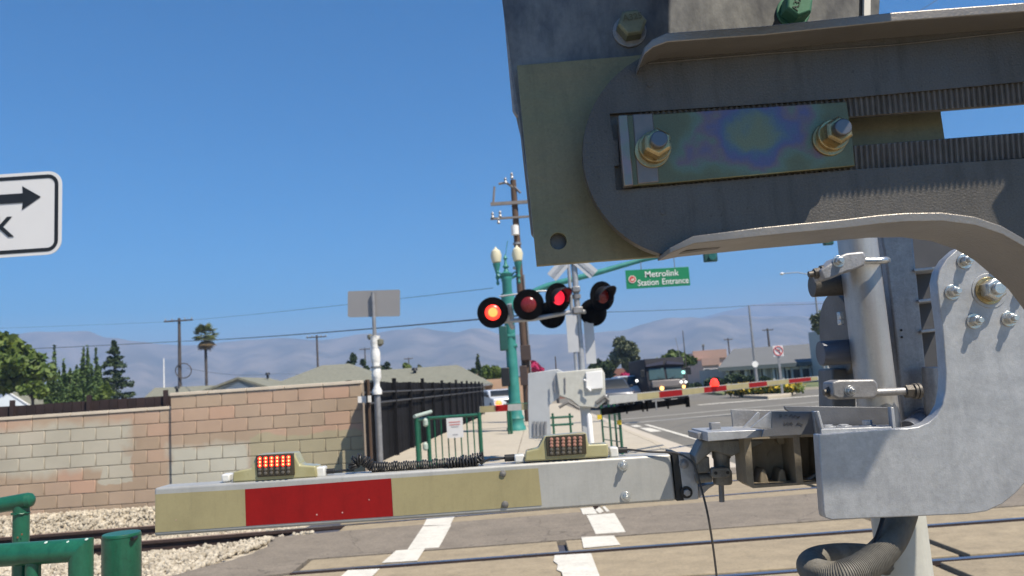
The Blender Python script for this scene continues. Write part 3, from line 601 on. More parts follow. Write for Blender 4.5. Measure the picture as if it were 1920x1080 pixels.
# house 2 : gable front in the middle
Y = 74
root = thing('house', 'grey-blue gabled house with olive roof behind the tall block wall', 'house', (at(450, 740, Y).x, Y, 0))
pk = at(450, 707, Y); gl = at(352, 745, Y); gr_ = at(505, 724, Y)
part('gable_wall', MB().prism([pk-P(0, 0, .12), gr_-P(0, 0, .1), P(gr_.x, Y, 0), P(gl.x, Y, 0), gl-P(0, 0, .1)], (0, .2, 0)), stucco, root, smooth=0)
part('roof', MB().prism([gl-P(0, .7, 0), pk-P(0, .7, 0), pk+P(0, 9, 0), gl+P(0, 9, 0)], (0, 0, -.2)), roof_m, root, smooth=0)
part('roof', MB().prism([pk-P(0, .7, 0), gr_-P(0, .7, 0), gr_+P(0, 9, 0), pk+P(0, 9, 0)], (0, 0, -.2)), roof_m, root, smooth=0)
part('gable_trim', MB().prism([at(447, 716, Y-.3), at(478, 733, Y-.3), at(408, 737, Y-.3)], (0, .1, 0)), mat('pale_blue', (.5, .55, .58), .9, 0, .05, 1), root, smooth=0)
part('wall', MB().box(((at(270, 740, Y).x+gl.x)/2, Y+5, 1.2), (gl.x-at(262, 740, Y).x, 9, 2.4)), stucco, root)
part('roof', MB().prism([at(258, 757, Y+.5), at(360, 747, Y+.5), at(412, 722, Y+6), at(290, 727, Y+6)], (0, 0, -.14)), roof_m, root, smooth=0)
part('roof', MB().prism([at(440, 712, Y+7), at(520, 712, Y+7), at(560, 726, Y+2), at(500, 724, Y+2)], (0, 0, -.14)), roof_m, root, smooth=0)
vent(root, at(332, 736, Y+3)); vent(root, at(502, 710, Y+6))
# house 3 : broad hip roof
Y = 66
root = thing('house', 'house with a broad olive hip roof just right of the gabled one', 'house', (at(640, 740, Y).x, Y, 0))
e0 = at(497, 726, Y); e1 = at(712, 712, Y); r0 = at(604, 685, Y+6); r1 = at(655, 687, Y+6)
e0.z = e1.z = (e0.z+e1.z)/2
part('roof', MB().prism([e0, e1, P(r1.x, Y+6, r0.z), P(r0.x, Y+6, r0.z)], (0, 0, -.15)), roof_m, root, smooth=0)
part('roof', MB().prism([e1, e1+P(0, 12, 0), P(r1.x, Y+6, r0.z)], (0, 0, -.15)), roof_m, root, smooth=0)
part('roof', MB().prism([e0, P(r0.x, Y+6, r0.z), e0+P(0, 12, 0)], (0, 0, -.15)), roof_m, root, smooth=0)
part('fascia', MB().box(((e0.x+e1.x)/2, Y-.03, e0.z-.12), (e1.x-e0.x, .06, .24)), mat('dark_fascia', (.06, .08, .09), .8), root)
part('wall', MB().box(((e0.x+e1.x)/2, Y+6, e0.z/2-.1), (e1.x-e0.x-1.2, 10, e0.z)), stucco, root)
for i, x in enumerate((560, 600, 660)): window(root, at(x, 745, Y+.98), 1.1, .8)
# house 4 : long roof behind the black fence
Y = 58
root = thing('house', 'long low olive roofed house behind the black screened fence', 'house', (at(800, 740, Y).x, Y, 0))
e0 = at(690, 712, Y); e1 = at(918, 719, Y); zz = at(880, 721, Y).z; e0.z = e1.z = zz
r0 = at(706, 686, Y+7); r1 = at(858, 690, Y+7); rzz = at(800, 688, Y+7).z
part('roof', MB().prism([e0, e1, P(r1.x, Y+7, rzz), P(r0.x, Y+7, rzz)], (0, 0, -.15)), roof_m, root, smooth=0)
part('roof', MB().prism([e1, e1+P(0, 14, 0), P(r1.x, Y+7, rzz)], (0, 0, -.15)), roof_m, root, smooth=0)
part('wall', MB().box(((e0.x+e1.x)/2, Y+7, zz/2-.1), (e1.x-e0.x-1.4, 12, zz)), stucco, root)
part('gutter', MB().box(((e0.x+e1.x)/2, Y-.05, zz-.1), (e1.x-e0.x, .12, .14)), mat('gutter_grey', (.25, .25, .25)), root)
vent(root, at(778, 704, Y+5))
# tan garden wall seen past the fence end
root = solo('garden_wall', MB().box((at(950, 740, 66).x, 66, 1.1), (5.2, .25, 2.5)), mat('tan_wall', (.46, .30, .20), .9, 0, .12, 1.5), 'tan orange wall behind the parked white car, left of the teal pole', 'wall')
solo('garden_wall', MB().box((at(880, 735, 90).x, 90, 1.8), (4, .25, 3.6)), mat('tan_wall', (1, 1, 1)), 'pinkish tan wall top just over the corner of the long roof', 'wall')
# red brown wall and shed behind the cars
solo('garden_wall', MB().box((at(1160, 705, 84).x, 84, 1.2), (13, .3, 3.2)), mat('brick_red_wall', (.27, .13, .10), .9, 0, .2, .8), 'long reddish brown wall behind the trees and parked cars', 'wall')
# grey metal-roofed building on the right
Y = 80; root = thing('office_building', 'long grey building with a sloping metal roof and dark entrance', 'building', (at(1450, 700, Y).x, Y, 0))
xa = at(1346, 690, Y).x; xb = at(1572, 660, Y).x; ezz = at(1430, 684, Y).z; R0 = at(1376, 660, Y+7); R1 = at(1580, 634, Y+7); rzz = (R0.z+at(1500, 640, Y+7).z)/2
part('roof', MB().prism([P(xa, Y, ezz), P(xb, Y, ezz), P(R1.x, Y+7, rzz), P(R0.x, Y+7, rzz)], (0, 0, -.2)), roofg, root, smooth=0)
part('roof', MB().prism([P(xa, Y, ezz), P(R0.x, Y+7, rzz), P(at(1362, 690, Y+14).x, Y+14, ezz)], (0, 0, -.2)), roofg, root, smooth=0)
part('fascia', MB().box(((xa+xb)/2, Y-.05, ezz-.2), (xb-xa, .1, .4)), mat('dark_fascia', (1, 1, 1)), root)
part('wall', MB().box(((xa+xb)/2+.3, Y+7, ezz/2-.1), (xb-xa-1.6, 12, ezz)), mat('grey_stucco', (.30, .31, .32), .9, 0, .1, 1), root)
for i in range(12):
    x = xa+1+(xb-xa-2)*i/11; part('column', MB().box((x, Y+.5, ezz/2-.1), (.22, .22, ezz)), mat('col_grey', (.42, .43, .44), .8), root)
for i in range(9):
    x = xa+1.6+i*1.1; window(root, P(x, Y+.97, 1.3), .5, 1.5)
ex = at(1505, 690, Y).x
part('entrance', MB().box((ex, Y+.9, ezz/2-.1), (2.6, .2, ezz-.5)), glass, root); part('door_frame', MB().box((ex, Y+.78, ezz-.55), (3.0, .1, .25)), white, root)
for dx in (-1.4, 0, 1.4): part('door_frame', MB().box((ex+dx, Y+.78, (ezz-.6)/2), (.1, .1, ezz-.7)), white, root)
# pale wall building at the right end, behind the mast
solo('building_wall', MB().box((at(1560, 660, 76).x+2.4, 78, 2.2), (6, 4, at(1540, 640, 76).z*2-4.4+2.2)), mat('pale_building', (.42, .43, .43), .9, 0, .06, 1), 'pale grey blank building at the right end of the long grey one', 'building')
Y = 98; root = thing('apartment_building', 'pink two-storey stucco building with stepped flat roofs', 'building', (at(1335, 690, Y).x, Y, 0))
a = at(1316, 676, Y); b = at(1350, 706, Y); t = at(1319, 660, Y+3)
part('wall', MB().box(((a.x+b.x)/2, Y+3, a.z/2), (b.x-a.x, 6, a.z)), pink, root)
part('upper_wall', MB().box(((a.x+b.x)/2+1.2, Y+8, t.z/2), (b.x-a.x+2.2, 6, t.z)), pink, root)
part('roof_band', MB().box(((a.x+b.x)/2, Y-.1, a.z-.2), (b.x-a.x+.2, .2, .9)), mat('brown_band', (.36, .24, .20), .9), root)
part('roof_band', MB().box(((a.x+b.x)/2+1.2, Y+4.8, t.z-.3), (b.x-a.x+2.4, .2, 1.1)), mat('brown_band', (1, 1, 1)), root)
for x in (1326, 1340): window(root, at(x, 697, Y-.02), .7, .7)

# ------------------------------------------------------------------ utility poles, lamps, wires
def upole(label, px, top, Y, half, r=.14, group='far utility poles with one crossarm', braces=True, dx=0):
    T = at(px, top, Y); root = thing('utility_pole', label, 'utility pole', (T.x, Y, 0), group)
    part('pole', MB().tube([(T.x, Y, -.3), (T.x, Y, T.z+.2)], [r*1.25, r*.8], 8), woodd, root)
    h = pxs(half, Y); part('crossarm', MB().box((T.x, Y-r, T.z-.1), (2*h, .12, .16)), woodd, root)
    for s in (-.92, -.45, .45, .92): part('insulator', MB().lathe([(.05, 0), (.07, .08), (.03, .16), (.05, .2)], (T.x+s*h, Y-r, T.z-.02), 8), galvd, root)
    return root
p1 = upole('brown utility pole with one crossarm left of the palm', 336, 600, 85, 27, .2)
mb = MB().tube([at(336+15*math.sin(t)+8, 695-14*math.cos(t), 84.7) for t in [i*.45 for i in range(15)]], .06, 6); part('cable_coil', mb, woodd, p1)
upole('thinner pole with a crossarm rising behind the broad hip roof', 594, 631, 115, 19, .17)
upole('tiny pole with double crossarm above the roof, left of the small pale tree', 684, 654, 150, 10, .14)
upole('small pole with short crossarm above the long roof', 766, 672, 170, 8, .14)
upole('small pole right of the big van above the pink building', 1365, 636, 150, 8, .16)
upole('darker pole behind the grey building roof', 1439, 618, 140, 10, .22)
upole('bare dark pole left of the pink building', 1318, 648, 120, 2, .14)
def lightpole(label, px, top, Y, hx=None, hyy=None, pm=None, r=.09, cat='street lamp'):
    T = at(px, top, Y); root = thing('street_lamp', label, cat, (T.x, Y, 0)); part('pole', MB().tube([(T.x, Y, -.2), (T.x, Y, T.z)], [r*1.5, r*.7], 10), pm or galvd, root)
    if hx:
        e = at(hx, hyy, Y); part('arm', MB().tube([(T.x, Y, T.z-.2), ((T.x+e.x)/2, Y, T.z+.15), (e.x, Y, e.z)], .04, 6), pm or galvd, root)
        part('lamp_head', MB().lathe([(.02, -.05), (.16, 0), (.2, .1), (.08, .2)], e-P(0, 0, .1), 10), white, root)
    return root
lp = lightpole('tall thin grey pole with a round white plate in front of the grey building', 1404, 573, 60); c = at(1416, 683, 59.85); part('round_plate', MB().cyl(c, c+P(0, .04, 0), .24, n=20), white, lp)
lightpole('street lamp with a pale head on a long arm left of the steel pipe', 1524, 512, 70, 1466, 513)
lightpole('thin dark pole beside the big van', 1280, 620, 75, pm=woodd, r=.05, cat='pole')
lightpole('thin short mast behind the far crossing mechanism', 1041, 668, 60, pm=woodd, r=.06, cat='pole')
lightpole('slanting white pole low over the roofs left of the utility pole', 307, 672, 80, pm=white, r=.07, cat='pole')
# prohibition sign on the island
Y = 46; c = at(1459, 658, Y); root = thing('road_sign', 'white square sign with a red no-turn ring on a grey post', 'road sign', (c.x, Y, .1))
part('post', MB().box((c.x, Y+.05, c.z/2), (.13, .06, c.z)), galvd, root); part('sign_face', MB().box(c, (.60, .02, .64)), signw, root)
mb = MB(); ring = [c+P(.26*math.cos(t), -.02, .26*math.sin(t)) for t in [i*2*math.pi/24 for i in range(25)]]; mb.tube(ring, .03, 6); mb.tube([c+P(-.18, -.02, .18), c+P(.18, -.02, -.18)], .03, 6); part('red_ring', mb, mat('ring_red', (.55, .10, .10), .6), root)
mb = MB().tube([c+P(.08, -.015, -.16), c+P(.08, -.015, .06), c+P(-.02, -.015, .1), c+P(-.1, -.015, .02)], .025, 5); part('turn_arrow', mb, black, root)
# the big wooden pole behind the lamps
Y = 33; T = at(962, 338, Y); B = at(985, 716, Y); root = thing('utility_pole', 'tall brown utility pole with crossarms directly behind the twin globe lamps', 'utility pole', (T.x, Y, 0))
bx = T.x
part('pole', MB().tube([(bx, Y, -.3), (bx, Y, T.z)], [.20, .13], 12), wood, root)
for (xa, ya, xb, yb, th) in ((920, 384, 990, 380, .14), (920, 412, 990, 407, .08)):
    a, b = at(xa, ya, Y), at(xb+12, yb, Y); part('crossarm', MB().box(((a+b)/2-P(0, .17, 0)), ((b-a).length, .12, th)), mat('grey_wood', (.19, .17, .16), .9, 0, .2, 5), root)
for x, y in ((924, 410), (935, 420), (938, 408), (948, 345), (960, 336)): part('insulator', MB().lathe([(.03, 0), (.08, .05), (.04, .15), (.07, .22), (.02, .3)], at(x, y, Y-.2), 8), galvd, root)
for a, b in (((962, 352), (950, 343)), ((964, 350), (976, 362)), ((935, 345), (950, 342)), ((925, 380), (927, 350))): part('brace', MB().tube([at(*a, Y-.1), at(*b, Y-.1)], .05, 6), mat('grey_wood', (1, 1, 1)), root)
a = at(965, 424, Y-.28); part('transformer', MB().lathe([(.02, 0), (.17, .02), (.17, .42), (.02, .46)], a-P(0, 0, .4), 12), white, root)
for y in (455, 470, 500): part('bracket', MB().cyl(at(969.5, y, Y), at(969.8, y+4, Y), .19, n=12), galvd, root)
for (xa, ya, xb, yb) in ((975, 648, 996, 675), (974, 686, 990, 722)):
    a, b = at(xa, ya, Y-.35), at(xb, yb, Y-.35); part('equipment_box', MB().box((a+b)/2, (abs(b.x-a.x), .25, abs(a.z-b.z))), brownb, root, bevel=.02)
part('riser_conduit', MB().tube([P(bx+.2, Y-.15, 0), P(bx+.18, Y-.15, T.z*.6)], .035, 6), galvd, root)
# wires
def wire(nm, pts, r, label, sag=0.3):
    P_ = [Vector(p) for p in pts]; out = []
    for a, b in zip(P_[:-1], P_[1:]):
        for i in range(12): t = i/12; out.append(a.lerp(b, t)-P(0, 0, sag*4*t*(1-t)))
    out.append(P_[-1]); return solo('overhead_wire', MB().tube(out, r, 5), mat('wire_dark', (.05, .06, .08), .6), label, 'wire', smooth=60)
wire('w', [at(-250, 664, 92), at(336, 640, 85), at(972, 592, 33)], .035, 'lower thick overhead wire sloping past the utility pole and palm', .15)
wire('w', [at(-250, 622, 92), at(322, 603, 85), at(925, 540, 33.0)], .012, 'faint upper overhead wire crossing the sky to the crossarm pole', .1)
wire('w', [at(350, 690, 84), at(520, 700, 110), at(700, 690, 140)], .02, 'thin sagging service wire above the gabled roof', .5)
wire('w', [at(975, 588, 33), at(1404, 573, 60), at(1700, 560, 62)], .016, 'thin wire running right from the crossarm pole to the lamp post', .1)
wire('w', [at(1600, 100, 20), at(1712, 28, 24), at(1900, -90, 30)], .010, 'thin dark wire in the sky above the steel bracket', .0)

# ------------------------------------------------------------------ teal traffic signal pole with twin globes
Y = 26.8; b = gp(968, 805, .12); b.y = 26.8; X0 = at(968, 800, Y).x; TP = at(951, 500, Y)
root = thing('traffic_signal_pole', 'teal traffic signal pole with fluted base and twin globe lamps', 'traffic signal', (X0, Y, .12))
zt = at(955, 520, Y).z
part('base', MB().lathe([(.33, 0), (.33, .10), (.29, .16), (.27, .35), (.30, .42), (.24, .55), (.21, .95), (.2, 1.0)], (X0, Y, .11), 24), teal, root)
part('pole', MB().lathe([(.205, 0), (.185, 2.0), (.17, zt-1.2), (.19, zt-1.15), (.19, zt-1.05), (.13, zt-1.0)], (X0, Y, 1.05), 20), teal, root)
part('finial', MB().lathe([(.13, 0), (.2, .06), (.22, .14), (.1, .2), (.06, .32), (.12, .38), (.06, .46), (.04, .62), (.08, .68), (.02, .8)], (X0, Y, zt+.0), 14), teal, root)
part('antenna', MB().tube([(X0, Y, zt+.7), (X0+.12, Y, zt+1.3)], .012, 5), teal, root)
for s, gx in ((-1, 931), (1, 971)):
    g_ = at(gx, 494 if s < 0 else 491, Y-.1*s); gx_ = g_.x
    part('bracket_arm', MB().tube([(X0, Y, zt+.02), (X0+(gx_-X0)*.5, Y, zt-.02), (gx_, Y, g_.z-.42)], .045, 8).tube([(X0, Y, zt-.2), (X0+(gx_-X0)*.6, Y, zt+.15), (gx_, Y, g_.z-.3)], .03, 6), teal, root)
    part('lamp_holder', MB().lathe([(.02, -.78), (.06, -.72), (.03, -.6), (.07, -.52), (.045, -.4), (.09, -.2), (.13, -.08), (.14, 0)], g_, 12), teal, root)
    part('lamp_globe', MB().lathe([(.10, 0), (.16, .05), (.20, .28), (.16, .44), (.05, .53), (.01, .6)], g_, 14), globe, root)
# mast arm with sign
ap_ = [at(x, y, Y) for x, y in ((963, 566), (1008, 544), (1026, 536), (1114, 513), (1205, 487), (1330, 462), (1480, 440), (1640, 424))]
part('mast_arm', MB().tube(ap_, [.12, .11, .105, .10, .085, .075, .065, .06], 12), teal, root)
part('clamp', MB().cyl((X0, Y, ap_[0].z-.25), (X0, Y, ap_[0].z+.3), .23, n=16), teal, root)
for y0_, y1_, xx, m_ in ((612, 657, 944, teal), (690, 724, 948, black)):
    a, b = at(xx-9, y0_, Y-.25), at(xx+9, y1_, Y-.25)
    h = part('signal_head', MB().box((a+b)/2, (abs(b.x-a.x), .25, abs(a.z-b.z))), mat('signal_green', (.012, .07, .06), .5) if m_ is teal else black, root, bevel=.03)
part('bracket', MB().cyl(at(952, 630, Y-.1), at(966, 630, Y-.1), .10, n=10).cyl(at(952, 650, Y-.1), at(970, 648, Y-.1), .07, n=10).cyl(at(950, 706, Y-.1), at(968, 704, Y-.1), .05, n=8), teal, root)
def street_sign():
    Yq = Y-.05; c4 = [at(1172, 507, Yq), at(1291, 500, Yq), at(1294, 534, Yq), at(1176, 543, Yq)]
    u = (c4[1]-c4[0]).normalized(); c = sum(c4, Vector())/4; Lx = (c4[1]-c4[0]).length; v = Vector((0, 0, 1)); v = (v-u*v.dot(u)).normalized(); h = .66
    def rc(cx, cy, wx, wy, t, yy): o_ = c+u*cx+v*cy+P(0, yy, 0); return MB().prism([o_-u*wx/2-v*wy/2, o_+u*wx/2-v*wy/2, o_+u*wx/2+v*wy/2, o_-u*wx/2+v*wy/2], (0, t, 0))
    r_ = thing('street_name_sign', 'green hanging sign reading Metrolink Station Entrance in white letters', 'street sign', c)
    part('sign_panel', rc(0, 0, Lx, h, .03, 0), greensign, r_, bevel=.006)
    lt = mat('sign_letters', (.72, .74, .72), .5)
    text_mesh('Metrolink', .30, lt, r_, 'lettering', c+u*.14+v*.135+P(0, -.012, 0), u, v, .002, off=.002)
    text_mesh('Station', .30, lt, r_, 'lettering', c-u*.345-v*.15+P(0, -.012, 0), u, v, .002, off=.002, sx=.88); text_mesh('Entrance', .30, lt, r_, 'lettering', c+u*.60-v*.15+P(0, -.012, 0), u, v, .002, off=.002, sx=.88)
    o_ = c-u*(Lx/2-.22)+P(0, -.012, 0); part('logo_ring', MB().cyl(o_, o_+P(0, -.006, 0), .135, n=24), mat('logo_cream', (.6, .5, .45)), r_); part('logo_disc', MB().cyl(o_+P(0, -.006, 0), o_+P(0, -.01, 0), .105, n=24), mat('logo_red', (.5, .05, .04)), r_)
    q = o_+P(0, -.012, 0); part('logo_mark', MB().prism([q+u*a+v*b for a, b in ((-.06, -.05), (-.03, .03), (0, .0), (.05, .06), (.06, -.04), (.01, -.06))], (0, -.002, 0)), mat('logo_cream', (1, 1, 1)), r_)
    for t in (-.55, .62): e = c+u*t+v*h/2; part('hanger_rod', MB().tube([e, e+P(0, .0, .36)], .015, 6), galvd, r_)
street_sign()
r_ = thing('traffic_signal', 'dark green traffic signal hanging from the mast arm right of the green sign', 'traffic signal', at(1330, 470, Y))
a, b = at(1315, 440, Y-.1), at(1345, 490, Y-.1); part('signal_body', MB().box((a+b)/2, (b.x-a.x, .2, a.z-b.z)), mat('signal_green', (1, 1, 1)), r_, bevel=.03); part('visor', MB().cyl(at(1336, 480, Y-.25), at(1336, 480, Y-.5), .13, .12, n=14), teal, r_)
r_ = thing('traffic_signal', 'dark signal bottom just visible under the bracket left of the steel pipe', 'traffic signal', at(1548, 440, Y))
a, b = at(1538, 405, Y-.1), at(1562, 459, Y-.1); part('signal_body', MB().box((a+b)/2, (b.x-a.x, .2, a.z-b.z)), mat('signal_green', (1, 1, 1)), r_, bevel=.03)

# ------------------------------------------------------------------ vehicles
def vehicle(name, label, cat, c, L, Wd, prof, color, glassz, heading=0, wheels=.33, front=None):
    """profile in (length, z), front at -L/2 facing the camera; tumblehome above the belt line"""
    root = thing(name, label, cat, c); M = Euler((0, 0, heading)).to_matrix(); c = Vector(c)
    def W(x, y, z): return c+M @ Vector((x, y, z))
    belt = glassz[0]; V = []; n = len(prof)
    for s in (-1, 1):
        for y, z in prof: V.append(W(s*(Wd/2-(max(0, z-belt)*.22)), y, z))
    mb = MB().add(V, [tuple(range(n)), tuple(n+i for i in reversed(range(n)))]+[(i, (i+1) % n, n+(i+1) % n, n+i) for i in range(n)])
    body = part('body', mb, color, root, bevel=.06, seg=3)
    for s in (-1, 1):
        for y in (-L*.31, L*.31):
            wh = part('wheel', MB().cyl(W(s*(Wd/2-.22), y, wheels), W(s*(Wd/2+.01), y, wheels), wheels, n=20), rubber, root, bevel=.02)
            part('rim', MB().cyl(W(s*(Wd/2), y, wheels), W(s*(Wd/2+.02), y, wheels), wheels*.6, n=14), galv, wh)
    return root, W
suvp = lambda L, h, belt: [(-L/2, .35), (-L/2-.03, .62), (-L/2+.08, .9), (-L/2+.95, belt+.02), (-L/2+1.75, h-.06), (-L/2+2.3, h), (L/2-.5, h-.05), (L/2-.05, belt), (L/2, .4), (L/2-.2, .28), (-L/2+.15, .26)]
def front_details(root, W, L, Wd, belt, h, grille_z=.62, lit=None, hz=None):
    # windscreen, grille, lamps, bumper, plate, mirrors
    a = -L/2+1.02; b = -L/2+1.70; hw = Wd/2-.1
    part('windscreen', MB().prism([W(-hw, a-.03, belt+.06), W(hw, a-.03, belt+.06), W(hw-.16, b-.06, h-.1), W(-hw+.16, b-.06, h-.1)], W(0, .02, .03)-W(0, 0, 0)), glass, root)
    part('grille', MB().box(W(0, -L/2-.02, grille_z+.05), (Wd*.55, .06, .22)), black, root, bevel=.02)
    part('bumper', MB().box(W(0, -L/2-.03, .42), (Wd*.96, .12, .22)), black, root, bevel=.03)
    for s in (-1, 1):
        part('headlight', MB().box(W(s*(Wd/2-.24), -L/2-.01, grille_z+.12), (.34, .08, .15)), (lit or headl) if lit is not None else mat('lamp_clear', (.6, .6, .6), .15), root, bevel=.02)
        part('mirror', MB().box(W(s*(Wd/2+.1), a+.15, belt+.12), (.2, .1, .14)), black, root, bevel=.02)
        part('side_window', MB().prism([W(s*(Wd/2-.02), -L/2+1.5, belt+.08), W(s*(Wd/2-.10), -L/2+2.0, h-.14), W(s*(Wd/2-.10), L/2-.7, h-.14), W(s*(Wd/2-.02), L/2-.35, belt+.08)], W(s*.012, 0, 0)-W(0, 0, 0)), glass, root)
    part('number_plate', MB().box(W(0, -L/2-.10, .45), (.32, .01, .12)), white, root)
c = gp(1153, 768, 0); c = P(at(1153, 760, 44).x, 46, 0); r_, W = vehicle('parked_car', 'dark silver sport utility car waiting behind the far crossing gate', 'car', c, 4.6, 1.95, suvp(4.6, 1.72, 1.08), mat('car_grey', (.09, .095, .11), .35, .5, .05, coat=.6), (1.08,), .06); front_details(r_, W, 4.6, 1.95, 1.08, 1.72)
c = P(at(1192, 755, 47).x, 49, 0); r_, W = vehicle('parked_car', 'white and teal pickup-like car with lit headlight beside the big van', 'car', c, 4.8, 1.9, suvp(4.8, 1.82, 1.12), mat('car_white', (.62, .64, .66), .3, .1, .05, coat=.6), (1.12,), .04); front_details(r_, W, 4.8, 1.9, 1.12, 1.82, lit=headl)
lampc = at(1184, 735, 46.6); part('indicator', MB().cyl(lampc, lampc+P(0, -.05, 0), .10, n=16), amber, r_); lampc = at(1194, 714, 46.6); part('roof_light', MB().cyl(lampc, lampc+P(0, -.05, 0), .08, n=16), headl, r_)
c = P(at(933, 770, 52).x, 54, 0); r_, W = vehicle('parked_car', 'white car half hidden by the end of the black fence', 'car', c, 4.6, 1.85, suvp(4.6, 1.5, .98), mat('car_white', (1, 1, 1)), (.98,), .3); front_details(r_, W, 4.6, 1.85, .98, 1.5)
# motor home style van
Y = 44; c = P(at(1253, 740, Y).x, Y+3.4, 0); Wd = pxs(74, Y); r = thing('camper_van', 'large black and grey box van facing the crossing with its lights on', 'van', c)
def W(x, y, z): return c+P(x, y, z)
ht = at(1250, 670, Y).z
mb = MB(); hw = Wd/2; pr = [(-3.35, .45), (-3.45, 1.15), (-3.25, 1.45), (-3.0, 2.15), (-3.15, 2.25), (-2.9, ht), (3.4, ht), (3.4, .45)]
V = [W(s*hw, y, z) for s in (-1, 1) for y, z in pr]; n = len(pr); mb.add(V, [tuple(range(n)), tuple(n+i for i in reversed(range(n)))]+[(i, (i+1) % n, n+(i+1) % n, n+i) for i in range(n)])
part('body', mb, mat('van_black', (.016, .016, .022), .7, 0, .15, 1, spec=.2), r, bevel=.07, seg=3)
for s in (-1, 1):
    part('windscreen', MB().prism([W(s*.06, -3.30, 1.48), W(s*(hw-.16), -3.30, 1.48), W(s*(hw-.2), -3.06, 2.1), W(s*.06, -3.06, 2.1)], (0, .03, .01)), mat('van_glass', (.05, .085, .09), .08, 0, .1, 2, rv=0), r)
    part('wiper', MB().tube([W(s*.1, -3.34, 1.46), W(s*.5, -3.32, 1.62)], .015, 5), black, r)
    part('mirror', MB().box(W(s*(hw+.2), -3.2, 1.85), (.24, .12, .42)), black, r, bevel=.03); part('mirror_arm', MB().tube([W(s*hw, -3.1, 2.0), W(s*(hw+.2), -3.2, 1.95)], .02, 5), black, r)
    part('wheel', MB().cyl(W(s*(hw-.3), -2.2, .42), W(s*hw, -2.2, .42), .42, n=22), rubber, r, bevel=.02); part('wheel', MB().cyl(W(s*(hw-.3), 2.1, .42), W(s*hw, 2.1, .42), .42, n=22), rubber, r, bevel=.02)
    part('wing', MB().prism([W(s*.1, -3.2, 2.3), W(s*(hw-.05), -3.2, 2.22), W(s*(hw-.05), -3.2, 2.32), W(s*.1, -3.2, 2.5)], (0, .1, 0)), mat('van_stripe', (.05, .05, .08), .5), r)
part('bonnet', MB().box(W(.08, -3.42, 1.22), (Wd*.86, .12, .42)), mat('van_grey', (.20, .18, .175), .5, .1, .05), r, bevel=.06); part('grille', MB().box(W(.1, -3.46, .86), (Wd*.7, .14, .34)), black, r, bevel=.03)
part('bumper', MB().box(W(0, -3.46, .5), (Wd*.98, .18, .26)), black, r, bevel=.03)
for x, y, rr, m_ in ((1277, 716, .06, headl), (1286, 716, .06, headl), (1282, 725, .09, amber), (1241, 728, .11, amber), (1281, 698, .10, mat('mint_lamp', (.3, .7, .6), .3, 0, .02, emis=(.35, .85, .72), es=.8))):
    q = at(x, y, Y-.15); part('headlight', MB().cyl(q, q+P(0, -.06, 0), rr, n=16), m_, r)
part('number_plate', MB().box(W(0, -3.56, .52), (.32, .01, .14)), white, r)
part('aerial', MB().tube([W(hw-.15, -2.8, ht), W(hw-.3, -2.8, ht+1.1)], .015, 5), galvd, r)

# ------------------------------------------------------------------ black screened fence along the sidewalk
fa, fb = Vector((-3.32, 15.0, 0)), Vector((-2.2, 46, 0)); dirf = (fb-fa).normalized(); Lf = (fb-fa).length
fence = thing('screened_fence', 'tall black wood and screen fence lining the sidewalk', 'fence', fa); n = 212
pm = MB().box((0, 0, .98), (.138, .018, 1.9)); pme = mesh_of(pm, blackfab); pme.name = 'plank'; ang = math.atan2(dirf.y, dirf.x)
for i in range(n):
    if i in (7,): continue
    q = fa+dirf*((i+.5)*Lf/n); o = bpy.data.objects.new('plank', pme); COL.objects.link(o); o.parent = fence; o.location = q-fa+P(random.uniform(-.006, .006), 0, random.uniform(-.03, .0)); o.rotation_euler = (0, 0, ang)
po = MB().box((0, 0, 1.02), (.09, .09, 2.04)); pom = mesh_of(po, mat('fence_post_black', (.009, .009, .011), .9, spec=.15)); pom.name = 'post'
for i in range(15):
    q = fa+dirf*(i*Lf/14); o = bpy.data.objects.new('post', pom); COL.objects.link(o); o.parent = fence; o.location = q-fa+P(.07, -.02, random.uniform(-.12, .02)); o.rotation_euler = (0, 0, ang)
for z in (1.45, 1.68):
    part('rail', MB().tube([fa+P(.09, 0, z), fb+P(.09, 0, z+.02)], .022, 6), mat('fence_rail_grey', (.05, .05, .055), .6), fence)
# end return of the fence beside the block wall
ret = thing('fence_return', 'short black screened return at the end of the tall block wall', 'fence', (xe+.25, 12.1, 0))
part('post', MB().box((xe+.14, 12.12, .93), (.06, .06, 1.86)), wood, ret); 

for y1_, y2_ in ((12.33, 11.95), (11.88, 11.42)):
    x1_, x2_ = xe+.07+(12.36-y1_)*.19, xe+.07+(12.36-y2_)*.19
    part('board', MB().prism([P(x1_, y1_, 0), P(x2_, y2_, 0), P(x2_, y2_, 1.84), P(x1_, y1_, 1.84)], (.02, 0, 0)), blackfab, ret)
part('white_clasp', MB().box((xe+.1, 12.05, 1.56), (.2, .04, .1)), white, ret)
# debris line of leaves at the foot of the fence
o = part('leaf_litter', leaves([(fa+dirf*(i*.5)+P(.18, 0, .03), (.12, .3, .03), 1) for i in range(8, 54)], 2600, .035, 5), mat('dry_litter', (.12, .10, .06), 1), smooth=0); o['kind'] = 'stuff'

